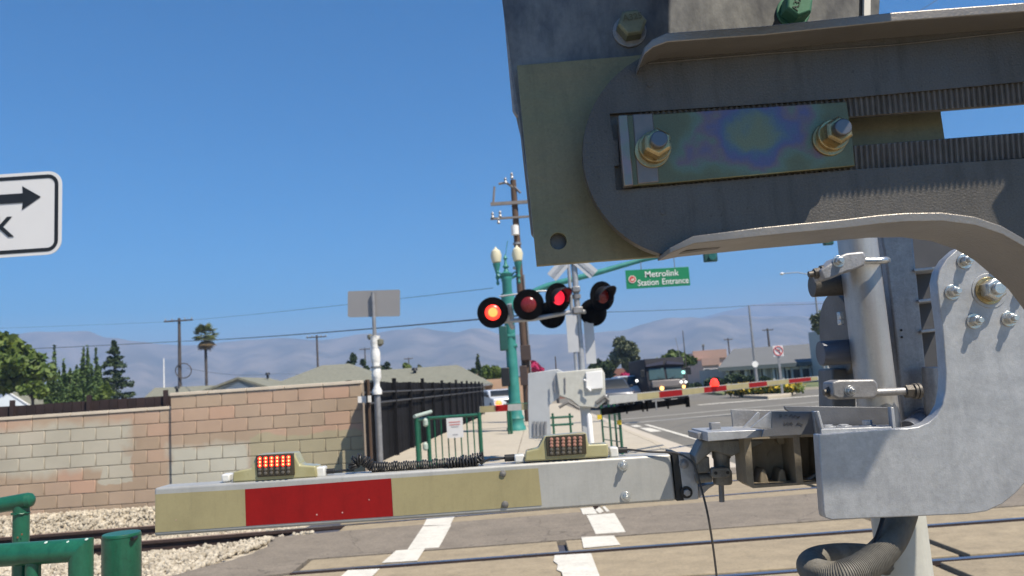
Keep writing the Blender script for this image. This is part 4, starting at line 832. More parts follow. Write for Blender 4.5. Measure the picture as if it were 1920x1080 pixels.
# ------------------------------------------------------------------ green pedestrian swing gate rail
def rail_set(name, label, pts, z0, z1, nb, r=.03, cat='railing'):
    root = thing(name, label, cat, (pts[0][0], pts[0][1], 0))
    for (a, b) in zip(pts[:-1], pts[1:]):
        a3, b3 = Vector((*a, 0)), Vector((*b, 0)); part('top_rail', MB().tube([a3+P(0, 0, z1), b3+P(0, 0, z1)], r, 10), green, root); part('bottom_rail', MB().tube([a3+P(0, 0, z0), b3+P(0, 0, z0)], r*.8, 8), green, root)
        for i in range(1, nb if (b3-a3).length > 1 else 3): q = a3.lerp(b3, i/nb); part('baluster', MB().tube([q+P(0, 0, z0), q+P(0, 0, z1)], r*.45, 6), green, root)
    for p in pts: part('post', MB().cyl((*p, 0), (*p, z1+.04), r*1.35, n=12), green, root)
    return root
Y = 15.2; a, b = at(802, 784, Y), at(898, 778, Y); z1 = (a.z+b.z)/2
rs_ = rail_set('green_railing', 'green barred railing with a small white notice beside the black fence', [(at(782, 785, Y-.5).x, Y-.6), (a.x, Y), (b.x, Y+.1)], .14, z1, 8)
q = at(853, 802, Y-.08); part('notice', MB().box(q, (pxs(30, Y), .01, pxs(36, Y))), signw, rs_, label='white notice plate with red and grey lines')
for j, (dz, wd, m_) in enumerate(((.11, .22, mat('print_red', (.5, .12, .10))), (.06, .2, mat('print_red', (1, 1, 1))), (.02, .14, mat('print_grey', (.3, .3, .32))), (-.13, .1, mat('print_grey', (1, 1, 1))))): part('printed_line', MB().box(q+P(0, -.008, dz), (wd, .003, .016)), m_, rs_)
for y in (800, 845): part('gate_closer', MB().lathe([(.02, 0), (.05, .03), (.05, .12), (.02, .16)], at(798, y, Y-.3), 10), mat('closer_pale', (.35, .42, .38)), rs_)
a = at(777, 781, Y-.7); b = at(808, 772, Y-.1); part('sloped_cap', MB().tube([a, b], .035, 8), mat('closer_pale', (1, 1, 1)), rs_)
# railing on the kerb side with yellow tags
Y = 17.0
rk = thing('green_railing', 'see-through green mesh railing with yellow tags on the kerb side', 'railing', (at(1145, 840, Y).x, Y, 0))
for i, (xt, yt, yb_) in enumerate(((1126, 756, 842), (1140, 752, 846), (1150, 748, 848), (1160, 764, 858))):
    a = at(xt, yt, Y-i*.35); part('post', MB().tube([(a.x, a.y, 0), (a.x, a.y, a.z)], .03 if i == 3 else .022, 8), green, rk)
P0 = at(1126, 760, Y); P3 = at(1160, 766, Y-1.05)
for z in (.35, .62, .9, P3.z): part('wire_rail', MB().tube([P(P0.x, P0.y, z), P(P3.x, P3.y, z)], .012, 6), green, rk)
for i, (x, y) in enumerate(((1157, 766), (1161, 792), (1124, 782))): part('yellow_tag', MB().box(at(x, y, 15.9), (.09, .03, .09)), ylw, rk)
# low green bench-like rail behind the mechanism
Y = 21; rb = thing('green_railing', 'low green rail seen under the far gate mechanism', 'railing', (at(1030, 800, Y).x, Y, 0))
for y in (782, 796): a, b = at(1022, y+2, Y), at(1075, y-1, Y); part('rail', MB().tube([a, b], .03, 8), green, rb)
for x in (1036, 1068): a = at(x, 775, Y); part('post', MB().tube([P(a.x, Y, .1), a], .03, 8), green, rb)
# posts by the teal base
Y = 25; rc_ = thing('green_railing', 'green posts standing just left of the teal signal pole base', 'railing', (at(952, 790, Y).x, Y, .1))
for x in (951, 956): a = at(x, 757, Y); part('post', MB().tube([P(a.x, Y, .1), a], .04, 8), green, rc_)
a, b = at(951, 758, Y), at(1000, 756, Y); part('rail', MB().tube([a, b], .025, 8), green, rc_)

# ------------------------------------------------------------------ sign seen from behind on its wrapped post
Y = 13.5; tp = at(699, 548, Y); root = thing('track_sign', 'grey back of a rectangular sign on a thin post wrapped in white plastic', 'road sign', (tp.x, Y, 0))
part('post', MB().cyl((tp.x, Y, 0), (tp.x, Y, tp.z), .034, n=12), galvd, root); a = at(701, 568, Y+.05); q = []
part('sign_back', MB().prism([at(x, y, Y+.05) for x, y in ((654, 546), (748, 543), (750, 545), (750, 591), (748, 593), (656, 595), (652, 593), (652, 548))], (0, .006, 0)), mat('sign_back_grey', (.27, .265, .27), .55, .3, .05, 3), root)
part('sleeve', MB().cyl((tp.x, Y, 0), (tp.x, Y, at(702, 742, Y).z), .055, n=14), galvd, root)
z0_, z1_ = at(703, 740, Y).z, at(700, 630, Y).z; mb = MB(); prof = []
rnd = random.Random(2)
for i in range(15): t = i/14; prof.append((.085+.02*rnd.uniform(-1, 1)-.02*(1-t), z0_+(z1_-z0_)*t))
mb.lathe(prof, (tp.x, Y, 0), 12); part('white_wrapping', mb, mat('white_plastic', (.72, .72, .70), .4, 0, .1, 8, .5, 14), root)
part('tie', MB().cyl((tp.x, Y, at(701, 690, Y).z), (tp.x, Y, at(701, 687, Y).z), .092, n=12), mat('tie_grey', (.2, .2, .19)), root)
for (x, y, rr) in ((694, 632, .05), (712, 642, .07)):
    q = at(x, y, Y-.0); part('bell', MB().lathe([(.02, -rr), (rr, -rr*.4), (rr, rr*.6), (.02, rr)], q, 12), mat('olive_grey', (.14, .14, .11)), root)
# ================================================================== FAR CROSSING MAST WITH FLASHERS
Y = 15.6; mx = at(1092, 700, Y).x
root = thing('crossing_signal_mast', 'silver crossing mast with crossbuck and black-hooded red flashers across the tracks', 'crossing signal', (mx, Y, 0))
ztop = at(1072, 450, Y).z
part('mast', MB().cyl((mx, Y, .1), (mx, Y, ztop), .062, n=16), galv, root); part('base', MB().lathe([(.2, 0), (.2, .04), (.1, .1), (.08, .5)], (mx, Y, 0), 16), galv, root)
part('conduit', MB().tube([(mx-.12, Y-.05, at(1080, 700, Y).z), (mx-.12, Y-.05, ztop-.3)], .035, 8), galv, root)
for z in (.5, .75): part('clamp', MB().cyl((mx, Y, at(1080, 560, Y).z-z+.5), (mx, Y, at(1080, 560, Y).z-z+.58), .09, n=12), galvd, root)
cc = at(1071, 478, Y-.09)
for s in (-1, 1):
    u = P(math.cos(R(45)), 0, s*math.sin(R(45))); v = P(-u.z, 0, u.x); h, w_ = .61, .115
    part('crossbuck_blade', MB().prism([cc+P(0, .01*s, 0)+u*a*h+v*b*w_ for a, b in ((-1, -1), (1, -1), (1, 1), (-1, 1))], (0, .005, 0)), mat('blade_back', (.50, .51, .53), .5, .2, .05), root)
    part('blade_rib', MB().prism([cc+P(0, .01*s-.012, 0)+u*a*h+v*b*.035 for a, b in ((-1, -1), (1, -1), (1, 1), (-1, 1))], (0, .01, 0)), galv, root)
part('sign_back', MB().box(at(1078, 625, Y-.09)+P(-.05, 0, 0), (.22, .01, .75)), mat('blade_back', (1, 1, 1)), root)
part('sign_back', MB().box(at(1106, 640, Y+.09), (.2, .01, .9)), mat('blade_back', (1, 1, 1)), root)
zj = at(1086, 582, Y).z
part('crossarm', MB().tube([at(936, 556, Y-.2), at(1010, 546, Y-.2), (mx, Y, at(1080, 545, Y).z)], .018, 8), galv, root)
part('crossarm', MB().tube([at(940, 603, Y-.1), at(1002, 598, Y-.15), (mx, Y, zj)], .045, 10).tube([(mx, Y, zj), at(1120, 590, Y+.1)], .045, 10), galv, root)
part('junction', MB().box((mx, Y-.02, zj), (.2, .2, .14)).box((mx, Y-.02, at(1080, 543, Y).z), (.16, .18, .12)), galvd, root, bevel=.02)
part('arm_bracket', MB().tube([at(944, 578, Y-.2), at(956, 604, Y-.1), at(962, 615, Y)], .05, 8).tube([at(955, 570, Y-.2), at(960, 600, Y-.1)], .05, 8), galv, root)
def flasher(px, py, rad, d, ym, lens, visor=True, lbl=None, core=None, hoodlen=.34, yo=0):
    """disc facing direction d"""
    c = at(px, py, ym); d = Vector(d).normalized(); u = d.cross(Vector((0, 0, 1))).normalized(); v = u.cross(d); r = pxs(rad, ym)
    f = part('flasher', MB().cyl(c, c-d*.03, r, n=36).lathe([(r*.9, 0), (r*.55, .12), (r*.25, .2), (.02, .22)], c-d*.03, 28, -d), mat('flasher_black', (.003, .003, .0035), .9, 0, .1, 5, spec=.05), root, label=lbl)
    part('lens', MB().lathe([(r*.50, 0), (r*.47, .012), (r*.3, .03), (.001, .04)], c+d*.004, 24, d), lens, f)
    if core: part('lens_core', MB().lathe([(r*.30, 0), (r*.2, .006), (.001, .010)], c+d*.046, 20, d), core, f)
    if visor:
        V = []; n = 20; F = []
        for i in range(n+1):
            t = R(-28+236*i/n); dl = hoodlen*(.35+.65*max(0, math.sin(t)))
            e = u*math.cos(t)+v*math.sin(t)
            for rr, k in ((r*.60, 0), (r*.60, 1), (r*.64, 1), (r*.64, 0)): V.append(c+e*rr+d*(dl*k+.002))
        F = [(4*i+j, 4*i+(j+1) % 4, 4*(i+1)+(j+1) % 4, 4*(i+1)+j) for i in range(n) for j in range(4)]
        part('visor', MB().add(V, F), mat('visor_black', (.018, .018, .02), .35), f)
    return f
flasher(924, 586, 29.5, (.05, -1, 0), Y-.3, redglow, False, 'leftmost flasher, brightly lit red', redhot)
flasher(991, 571, 29.5, (-.03, -1, 0), Y-.3, reddim, False, 'unlit flasher second from left')
flasher(1047, 558, 28, (.62, -1, -.10), Y-.25, redmid, True, 'lit flasher left of the mast, turned right, under a hood')
flasher(1130, 555, 28, (.62, -1, -.10), Y-.25, reddim, True, 'unlit hooded flasher right of the mast')
flasher(1034, 590, 26, (-.2, 1, 0), Y+.15, reddim, True, 'flasher facing away, left of the mast')
flasher(1112, 586, 26, (-.2, 1, 0), Y+.15, reddim, True, 'flasher facing away, right of the mast')
# far gate mechanism
Ym = 15.3
gm = thing('gate_mechanism', 'pale grey far gate mechanism box with counterweights on the crossing mast', 'gate mechanism', at(1100, 800, Ym))
part('housing', MB().prism(PX([(1043, 698), (1128, 690), (1134, 700), (1136, 752), (1120, 765), (1086, 763), (1070, 750), (1048, 742)], Ym), (0, .35, 0)), offw, gm, bevel=.02)
part('cover', MB().prism(PX([(1098, 698), (1129, 694), (1131, 728), (1101, 731)], Ym-.06), (0, .06, 0)), white, gm, bevel=.012)
part('cover_handle', MB().tube(PX([(1094, 712), (1100, 714), (1100, 726), (1108, 733)], Ym-.1), .02, 6), white, gm)
part('swing_arm', MB().prism(PX([(990, 700), (1046, 692), (1062, 700), (1052, 742), (1030, 760), (1034, 823), (992, 823), (990, 770)], Ym+.1), (0, .06, 0)), mat('pale_arm', (.42, .44, .46), .55, .2, .06), gm, bevel=.01)
for x in (1000, 1007, 1014, 1021): part('counterweight', MB().prism(PX([(x, 790), (x+4, 790), (x+4, 818), (x, 818)], Ym+.06), (0, .04, 0)), galvd, gm)
for y in (716, 730): part('bolt', MB().tube(PX([(1039, y-8), (1040, y+6)], Ym-.01), .015, 6).tube(PX([(1059, y-8), (1060, y+6)], Ym-.01), .015, 6), galvd, gm)
part('mast_channel', MB().box((mx, Ym+.25, .95), (.19, .16, 1.5)), mat('pale_arm', (1, 1, 1)), gm, bevel=.01)
part('linkage', MB().tube(PX([(1048, 764), (1066, 754), (1086, 766)], Ym), .03, 8), dark, gm); part('linkage', MB().tube(PX([(1118, 756), (1134, 744), (1142, 752)], Ym), .04, 8), dark, gm)
part('roadside_post', MB().lathe([(.05, 0), (.06, .3), (.05, .95), (.02, 1.0)], (at(1106, 800, Ym-.2).x, Ym-.2, 0), 12), white, gm)
# road gate arm of the far crossing
ga = thing('crossing_gate_arm', 'far gate arm with red bands lowered across the road in front of the cars', 'gate arm', at(1140, 755, Ym))
A0, A1 = at(1142, 750, Ym), at(1535, 709, 20.5)
def armseg(t0, t1, m_, nm='band', proud=0.0, hs=1.0):
    a, b = A0.lerp(A1, t0), A0.lerp(A1, t1); ha, hb = (.085-.03*t0)*hs, (.085-.03*t1)*hs
    d = (b-a).normalized(); nrm = Vector((0, 0, 1)); q = P(d.y, -d.x, 0).normalized()*proud
    return part(nm, MB().prism([a+nrm*ha+q, b+nrm*hb+q, b-nrm*hb+q, a-nrm*ha+q], -P(d.y, -d.x, 0).normalized()*.05), m_, ga)
def tx(px): # parameter along the arm for a picture column
    lo, hi = 0.0, 1.0
    for _ in range(40):
        mid = (lo+hi)/2; q = A0.lerp(A1, mid)-P(0, 0, HCAM); xx = 960+FPX*(q.dot(cR))/(q.dot(cF))
        if xx < px: lo = mid
        else: hi = mid
    return lo
armseg(0, 1, alum, 'tube')
for a, b, m_ in ((1195, 1236, cream), (1236, 1279, red), (1279, 1320, cream), (1320, 1362, red), (1362, 1404, cream), (1404, 1438, red), (1438, 1479, cream), (1479, 1520, red), (1520, 1533, cream)): armseg(tx(a), tx(b), m_, 'sheeting', .004, .8)
q = A0.lerp(A1, tx(1340))+P(0, -.03, .1); part('gate_lamp', MB().lathe([(.09, -.04), (.1, .02), (.06, .12), (.01, .14)], q, 14), redglow, ga)
a, b = at(1128, 772, Ym+.35), at(1293, 752, Ym+1.0)
part('black_lower_bar', MB().prism([a+P(0, 0, .07), b+P(0, 0, .07), b-P(0, 0, .05), a-P(0, 0, .07)], (0, .06, 0)), mat('flasher_black', (1, 1, 1)), ga); q = at(1289, 754, Ym+.98); part('bar_stop', MB().box(q, (.07, .1, .2)), mat('flasher_black', (1, 1, 1)), ga)
for x in (1175, 1205, 1213, 1230, 1252): q = at(x, 772-(x-1128)*.12, Ym+.33+(x-1128)*.004); part('bar_fitting', MB().box(q, (.03, .05, .2)), mat('flasher_black', (1, 1, 1)) if x != 1230 else galvd, ga)
# footpath gate arm of the far crossing
gb = thing('crossing_gate_arm', 'short far gate arm with one red band across the sidewalk by the teal pole', 'gate arm', at(990, 765, Ym))
def hb(x0, x1, m_, nm, Yq, dy=0): part(nm, MB().prism(PX([(x0, 768-(x0-900)*.066-6), (x1, 768-(x1-900)*.066-6), (x1, 768-(x1-900)*.066+6), (x0, 768-(x0-900)*.066+6)], Yq), (0, .04, 0)), m_, gb)
hb(899, 1002, alum, 'tube', Ym+.2); hb(900, 929, cream, 'sheeting', Ym+.196); hb(929, 952, red, 'sheeting', Ym+.196); hb(978, 1000, cream, 'sheeting', Ym+.196)
q = at(935, 757, Ym+.2); part('gate_lamp', MB().lathe([(.06, -.02), (.07, .02), (.04, .06), (.01, .07)], q, 12), redhot, gb)

# ================================================================== LOOK SIGN (left edge)
Y = 4.1; root = thing('track_sign', 'white sign at the left edge with a black border, right arrow and letter K', 'road sign', at(-50, 400, Y))
S0, S1 = at(-215, 0, Y).x, at(115, 316, Y).x; zc = at(115, 397, Y).z; hh = pxs(82, Y)
xl = at(-215, 418, Y).x; xr_ = at(115.5, 400, Y).x
def rrect(x0, x1, z0, z1, r, n=6):
    out = []
    for cx, cz, a0 in ((x1-r, z1-r, 0), (x0+r, z1-r, 90), (x0+r, z0+r, 180), (x1-r, z0+r, 270)):
        out += [(cx+r*math.cos(R(a0+90*i/n)), cz+r*math.sin(R(a0+90*i/n))) for i in range(n+1)]
    return out
def rp(y, x0, x1, z0, z1, r): return [P(x, y, z) for x, z in rrect(x0, x1, z0, z1, r)]
e = .018; part('sign_panel', MB().prism(rp(Y, xl, xr_, zc-hh, zc+hh, .075), (0, .004, 0)), signw, root)
part('border', MB().prism(rp(Y-.002, xl+e, xr_-e, zc-hh+e, zc+hh-e, .058), (0, .0015, 0), [rp(Y-.002, xl+2.1*e, xr_-2.1*e, zc-hh+2.1*e, zc+hh-2.1*e, .038)]), black, root, smooth=0)
cx = at(0, 375, Y).x
A = [(-30, 366), (44, 364), (43, 349), (77, 368), (43, 393), (45, 380), (-30, 385)]
tip = lambda x, y: at(x, y, Y-.002)
def loc2(x, y): q = tip(x, y); return q
mirx = (xl+xr_)/2
L_ = [loc2(*p) for p in A]; L_ = [P(q.x, q.y, q.z) for q in L_]; za = (L_[0].z+L_[6].z)/2
ar = [(0, .026), (.0, -.026)]
hx = at(77, 368, Y).x; zz = at(77, 369, Y).z; W1 = hx-.098
shape = [(mirx, .026), (W1, .026), (W1-.004, .066), (hx, 0), (W1-.004, -.066), (W1, -.026), (mirx, -.026)]
full = shape+[(2*mirx-x, z) for x, z in reversed(shape)][1:-1]
part('arrow', MB().prism([P(x, Y-.0035, zz+z) for x, z in full], (0, .0015, 0)), black, root, smooth=0)
kq = at(10, 428, Y); text_mesh('LOOK', .155, black, root, 'lettering', P(mirx, Y-.003, kq.z), (1, 0, 0), (0, 0, 1), .0008, off=.003, sx=1.0)
part('post', MB().box((mirx, Y+.04, 1.35), (.05, .05, 2.7)), galvd, root)

# ================================================================== GREEN PIPE RAILS (lower left)
Y = 2.5; root = thing('pipe_railing', 'green glossy pipe rail with rounded end, farther of the two at lower left', 'railing', at(40, 1100, Y))
a = at(52, 938, Y); b = at(-60, 958, Y); r_ = pxs(14, Y)
part('top_rail', MB().tube([b, a], r_, 20), green, root); part('end_cap', MB().lathe([(r_, 0), (r_*.85, r_*.5), (r_*.4, r_*.85), (.001, r_*.95)], a, 18, a-b), green, root)
c = at(39, 945, Y); part('post', MB().cyl((c.x, Y+.003, 0), (c.x, Y+.003, c.z), r_*.98, n=24), green, root)
w_ = at(39, 962, Y); part('weld_bead', MB().tube([P(c.x+r_*1.02*math.cos(t), Y+r_*1.02*math.sin(t), w_.z+.0015*math.sin(t*9)) for t in [i*.2618 for i in range(25)]], .0022, 8), green, root)
for x_, y_ in ((41, 1002), (33, 1008)): w_ = at(x_, y_, Y-r_*.985); part('paint_chip', MB().lathe([(.0035, 0), (.001, .0008)], w_, 6, (0, -1, .1)), mat('chip_rust', (.16, .07, .035), .9), root)
c = at(-90, 945, Y); part('post', MB().cyl((c.x, Y+.003, 0), (c.x, Y+.003, c.z), r_*.98, n=24), green, root)
Y = 1.7; root = thing('pipe_railing', 'green pipe rail with square mitred corner, nearest at the lower left corner', 'railing', at(150, 1100, Y))
r_ = pxs(20.5, Y); a = at(172-20, 1031, Y); b = at(-80, 1046, Y); za = a.z
# mitred corner: rail and post meet at 45 degrees
def mitre(b, a, down):
    n = 28; V = []
    for i in range(n):
        t = 2*math.pi*i/n; dy, dz = math.cos(t)*r_, math.sin(t)*r_
        V += [P(b.x, a.y+dy, a.z+dz), P(a.x+dz, a.y+dy, a.z+dz)]
    m1 = MB().add(V, [(2*i, 2*((i+1) % n), 2*((i+1) % n)+1, 2*i+1) for i in range(n)]+[tuple(2*i for i in range(n))])
    V = []
    for i in range(n):
        t = 2*math.pi*i/n; dy, dx = math.cos(t)*r_, math.sin(t)*r_
        V += [P(a.x+dx, a.y+dy, down), P(a.x+dx, a.y+dy, a.z+dx)]
    m2 = MB().add(V, [(2*i, 2*((i+1) % n), 2*((i+1) % n)+1, 2*i+1) for i in range(n)])
    return m1, m2
m1, m2 = mitre(b, a, 0); part('top_rail', m1, green, root); part('post', m2, green, root)
q = at(38, 1060, Y+.01); part('inner_post', MB().cyl((q.x, Y+.01, 0), (q.x, Y+.01, a.z-.005), pxs(13, Y), n=20), green, root); q = at(62, 1060, Y); part('inner_post', MB().cyl((q.x, Y, 0), (q.x, Y, a.z-.005), pxs(13, Y), n=20), green, root)
for x, y in ((86, 1017), (127, 1016), (162, 1011)): q = at(x, y, Y-.012); part('paint_chip', MB().lathe([(.004, 0), (.001, .0012)], q, 6, (0, -.5, .8)), mat('chip', (.4, .5, .45)), root)
Y = 1.95; r_ = pxs(33, Y); q = at(228, 1010, Y); zt = at(228, 1003, Y).z
root = thing('gate_post', 'thick capped green post beside the mitred pipe rail', 'post', (q.x, Y, 0))
part('post', MB().cyl((q.x, Y, 0), (q.x, Y, zt-.004), r_, n=40), green, root); part('cap', MB().lathe([(r_*.985, 0), (r_*1.0, .003), (r_*.96, .009), (.001, .010)], (q.x, Y, zt-.004), 40), green, root, bevel=.001)
h_ = at(248, 1010, Y-.03); part('cap_screw', MB().cyl(h_+P(0, .02, 0), h_-P(-.001, .004, 0), .0045, n=12), black, root)

# ================================================================== NEAR CROSSING GATE
BOLT = {}
def bolt(parent, c, r, wr=None, h=.010, stud=0, m=zincs, ph=.3, name='bolt', wm=None, lbl=None):
    c = Vector(c); wr = wr or r*1.35
    nb = MB().hexnut(c-P(0, .003, 0), r, h, ph=ph)
    if stud: nb.cyl(c-P(0, .003+h, 0), c-P(0, .003+h+stud, 0), r*.52, n=16)
    o = part(name, nb, m, parent, label=lbl, bevel=r*.06, seg=2)
    part('washer', MB().cyl(c, c-P(0, .003, 0), wr, n=28), wm or m, o, bevel=.0006)
    return o
YA = 1.90
arm = thing('crossing_gate_arm', 'near gate arm, wide aluminium beam with cream and red panels and lamps on top', 'gate arm', at(780, 930, YA))
part('beam', MB().prism(PX([(289, 915), (1258, 851.5), (1268, 939), (289, 1006)], YA), (0, .075, 0)), alum, arm, bevel=.006, seg=3)
def sticker(pts, m_): part('sheeting', MB().prism(PX(pts, YA-.0012), (0, .0006, 0)), m_, arm, smooth=0)
sticker([(291, 927), (459, 917.5), (461, 986.5), (291, 998.5)], cream); sticker([(459.4, 917.4), (733, 897), (737, 968), (461.4, 986.4)], red); sticker([(733.5, 897), (1009, 878), (1016, 947.5), (737.5, 968)], cream)
for x, y, r_, m_ in ((943, 888, 6, dark), (947, 946, 6.5, dark)): q = at(x, y, YA-.0015); part('button_screw', MB().lathe([(pxs(r_, YA), 0), (pxs(r_, YA)*.9, .003), (.001, .0055)], q, 18, (0, -1, 0)), m_, arm)
for x, y in ((1168, 873), (1173, 931)): bolt(arm, at(x, y, YA), pxs(6.2, YA), pxs(9.2, YA), .012, .006)
for x, y, r_ in ((692, 937, 1.2), (594, 965, 1.5), (642, 961, 1.4), (330, 975, 1)): q = at(x, y, YA-.0014); part('scuff', MB().cyl(q, q-P(0, .0003, 0), pxs(r_, YA), n=8), mat('scuff', (.5, .3, .28), .7), arm)
# end fittings
part('rubber_gasket', MB().prism(PX([(1260, 848), (1271, 848), (1283, 938.5), (1269, 939.5)], YA-.004), (0, .085, 0)), rubber, arm, bevel=.001)
part('end_plate', MB().prism(PX([(1271.5, 848), (1300, 850), (1306, 858), (1310, 936), (1283, 938.5)], YA-.008), (0, .02, 0)), galv, arm, bevel=.002)
bolt(arm, at(1282, 870, YA-.008), pxs(6.5, YA), pxs(9, YA), .006, 0, galvd); bolt(arm, at(1287, 923, YA-.008), pxs(6.5, YA), pxs(11, YA), .008, 0, galvd, wm=rubber)
part('gusset', MB().prism(PX([(1309, 912), (1325, 908), (1346, 906), (1330, 916), (1311, 934)], YA+.02), (0, .03, 0)), galvd, arm, bevel=.002)
part('back_plate', MB().prism(PX([(1300, 850), (1318, 868), (1322, 915), (1311, 934)], YA+.045), (0, .02, 0)), galvd, arm, bevel=.001)
# lamps on the arm
resin = mat('yellowed_clear_resin', (.36, .34, .19), .3, 0, .15, 12, col2=(.30, .27, .13), amt=.5, coat=.5)
def armlamp(outline, panel, cols, rows, lit, conn, label):
    L = part('gate_lamp', MB().prism(PX(outline, YA+.004), (0, .055, 0)), resin, arm, label=label, bevel=.004, seg=3)
    part('lamp_panel', MB().prism(PX(panel, YA-.0015), (0, .010, 0)), mat('panel_smoked', (.045, .036, .022), .35, 0, .2, 30), L, bevel=.002)
    mb = MB(); md = MB()
    for x in cols:
        for y, on in rows:
            q = at(x, y-(x-cols[0])*.052, YA-.003); (mb if on else md).lathe([(pxs(3.6, YA), 0), (pxs(3.2, YA), .002), (.0005, .0035)], q, 10, (0, -1, 0))
    if lit: part('led_array', mb, redglow, L)
    else: part('led_array', mb, mat('led_off', (.33, .17, .13), .25), L)
    part('led_reflector', md, mat('led_dark', (.10, .09, .075), .2), L)
    if lit:
        m3 = MB()
        for x in cols:
            for y, on in rows:
                if on: q = at(x, y-(x-cols[0])*.052, YA-.006); m3.lathe([(pxs(1.7, YA), 0), (.0005, .001)], q, 8, (0, -1, 0))
        part('led_core', m3, amber, L)
    for x0, y0_, x1, y1_ in conn: a, b = at(x0, y0_, YA+.03), at(x1, y1_, YA+.03); part('connector', MB().box((a+b)/2, (abs(b.x-a.x), .032, abs(a.z-b.z))), mat('clear_plastic', (.62, .62, .6), .3, 0, .05, coat=.4), L, bevel=.004)
    return L
armlamp([(435, 905), (437, 885), (455, 881), (471, 878), (480, 853), (551, 849), (562, 872), (592, 874), (594, 895)], [(479, 854), (550, 849.5), (552, 891), (482, 895)], [487, 498, 509, 519.5, 530.5, 541], [(860, 1), (866.5, 1), (873, 1), (881, 0), (888, 0)], True, [(419, 888, 435, 902), (592, 875, 612, 893)], 'gate lamp with lit red dots, left end of the arm')
armlamp([(983, 866), (986, 846), (1009, 841), (1021, 818), (1099, 811), (1104, 834), (1140, 832), (1141, 857)], [(1023, 819), (1098, 812.5), (1100, 851), (1026, 856)], [1034, 1045, 1056, 1067, 1077.5, 1088], [(824, 1), (830, 1), (836, 1), (843, 0), (850, 0)], False, [(964, 852, 984, 866), (1141, 838, 1159, 856)], 'unlit gate lamp with smoked panel, right part of the arm')
# coiled cord
def helix(path, rad, turns, r, taper=True):
    pts = [Vector(p) for p in path]; seg = [0]
    for a, b in zip(pts[:-1], pts[1:]): seg.append(seg[-1]+(b-a).length)
    T = seg[-1]; out = []; n = turns*14
    for i in range(n+1):
        s = T*i/n; k = max(j for j in range(len(seg)) if seg[j] <= s+1e-9); k = min(k, len(pts)-2); f_ = (s-seg[k])/(seg[k+1]-seg[k]); p = pts[k].lerp(pts[k+1], f_)
        d = (pts[min(k+1, len(pts)-1)]-pts[k]).normalized(); u = d.cross(Vector((0, 1, 0))).normalized(); v = d.cross(u); a = 2*math.pi*i/14; jit = 1+.12*math.sin(i*.11)+.08*math.sin(i*.37)
        out.append(p+(u*math.cos(a)+v*math.sin(a))*rad*jit)
    return MB().tube(out, r, 6)
Yc = YA+.035
cord = thing('coiled_cord', 'black coiled cord lying on the beam between its two lamps', 'cord', at(780, 880, Yc))
part('coil', helix(PX([(664, 879), (662, 868), (669, 862), (680, 862), (690, 868), (700, 876), (716, 876.5), (750, 875.5), (800, 873), (850, 868), (880, 863), (906, 857)], Yc), .0115, 58, .0026), rubber, cord)
part('coil', helix(PX([(840, 871), (870, 868), (896, 866), (906, 858)], Yc-.018), .011, 12, .0026), rubber, cord)
part('lead', MB().tube(PX([(612, 883), (626, 884), (645, 882), (664, 881)], Yc), .0028, 8).tube(PX([(906, 866), (918, 861), (935, 860), (958, 858)], Yc), .0028, 8), rubber, cord)
part('plug', MB().cyl(at(610, 884, Yc), at(627, 883, Yc), pxs(5, YA), n=14).cyl(at(946, 859, Yc), at(965, 858, Yc), pxs(6.5, YA), n=14), rubber, cord, bevel=.001)
cb = thing('lamp_cable', 'thin black cable leaving the right lamp and hanging down past the beam end', 'cable', at(1270, 850, YA))
def smooth_path(pts, k=8):
    pts = [Vector(p) for p in pts]; out = []
    for i in range(len(pts)-1):
        p0, p1, p2, p3 = pts[max(i-1, 0)], pts[i], pts[i+1], pts[min(i+2, len(pts)-1)]
        for j in range(k):
            t = j/k; out.append(.5*((2*p1)+(p2-p0)*t+(2*p0-5*p1+4*p2-p3)*t*t+(3*p1-p0-3*p2+p3)*t**3))
    return out+[pts[-1]]
part('cable', MB().tube(smooth_path([at(1160, 844, Yc), at(1180, 843, Yc), at(1215, 847, YA), at(1262, 849, YA-.01), at(1284, 856, YA-.03), at(1301, 872, YA-.05), at(1312, 905, YA-.06), at(1326, 960, YA-.08), at(1337, 1025, YA-.08), at(1346, 1100, YA-.08)]), .0025, 8), mat('cable_grey', (.05, .045, .04), .5), cb)
part('plug', MB().cyl(at(1158, 844, Yc), at(1176, 843.5, Yc), pxs(5.5, YA), n=14), rubber, cb, bevel=.001)

# shear joint and bracket
YJ = 1.84; jg = mat('joint_grey_casting', (.20, .195, .18), .5, .3, .2, 20, .4, 200, grime=.5, speck=.1, ss=300); hs_b = mat('housing_casting', (.27, .23, .17), .6, .2, .25, 12, .3, 150, grime=.35)
jt = thing('gate_arm_bracket', 'grey steel bracket and shear joint linking the near beam to the side plate', 'bracket', at(1400, 840, YJ))
part('joint_casting', MB().prism(PX([(1318, 826), (1432, 823), (1431, 832), (1372, 856), (1336, 846), (1306, 872), (1303, 856)], YJ), (0, .07, 0)), jg, jt, bevel=.004, seg=3)
a, b = at(1352, 845, YJ+.035), at(1355, 908, YJ+.035); part('joint_barrel', MB().lathe([(.020, 0), (.0225, .004), (.0225, .03), (.019, .034), (.019, (a-b).length-.02), (.022, (a-b).length-.015), (.022, (a-b).length)], b, 26, a-b), jg, jt)
part('joint_block', MB().prism(PX([(1306, 856), (1330, 856), (1332, 886), (1308, 888)], YJ+.01), (0, .04, 0)), jg, jt, bevel=.003)
part('joint_barrel', MB().cyl(at(1304, 897, YJ+.03), at(1334, 895, YJ+.03), pxs(9, YJ), n=20), jg, jt, bevel=.002)
part('joint_flange', MB().prism(PX([(1333, 880), (1338, 877), (1366, 876), (1372, 882), (1371, 892), (1362, 896), (1340, 897), (1334, 893)], YJ-.004), (0, .02, 0)), jg, jt, bevel=.003)
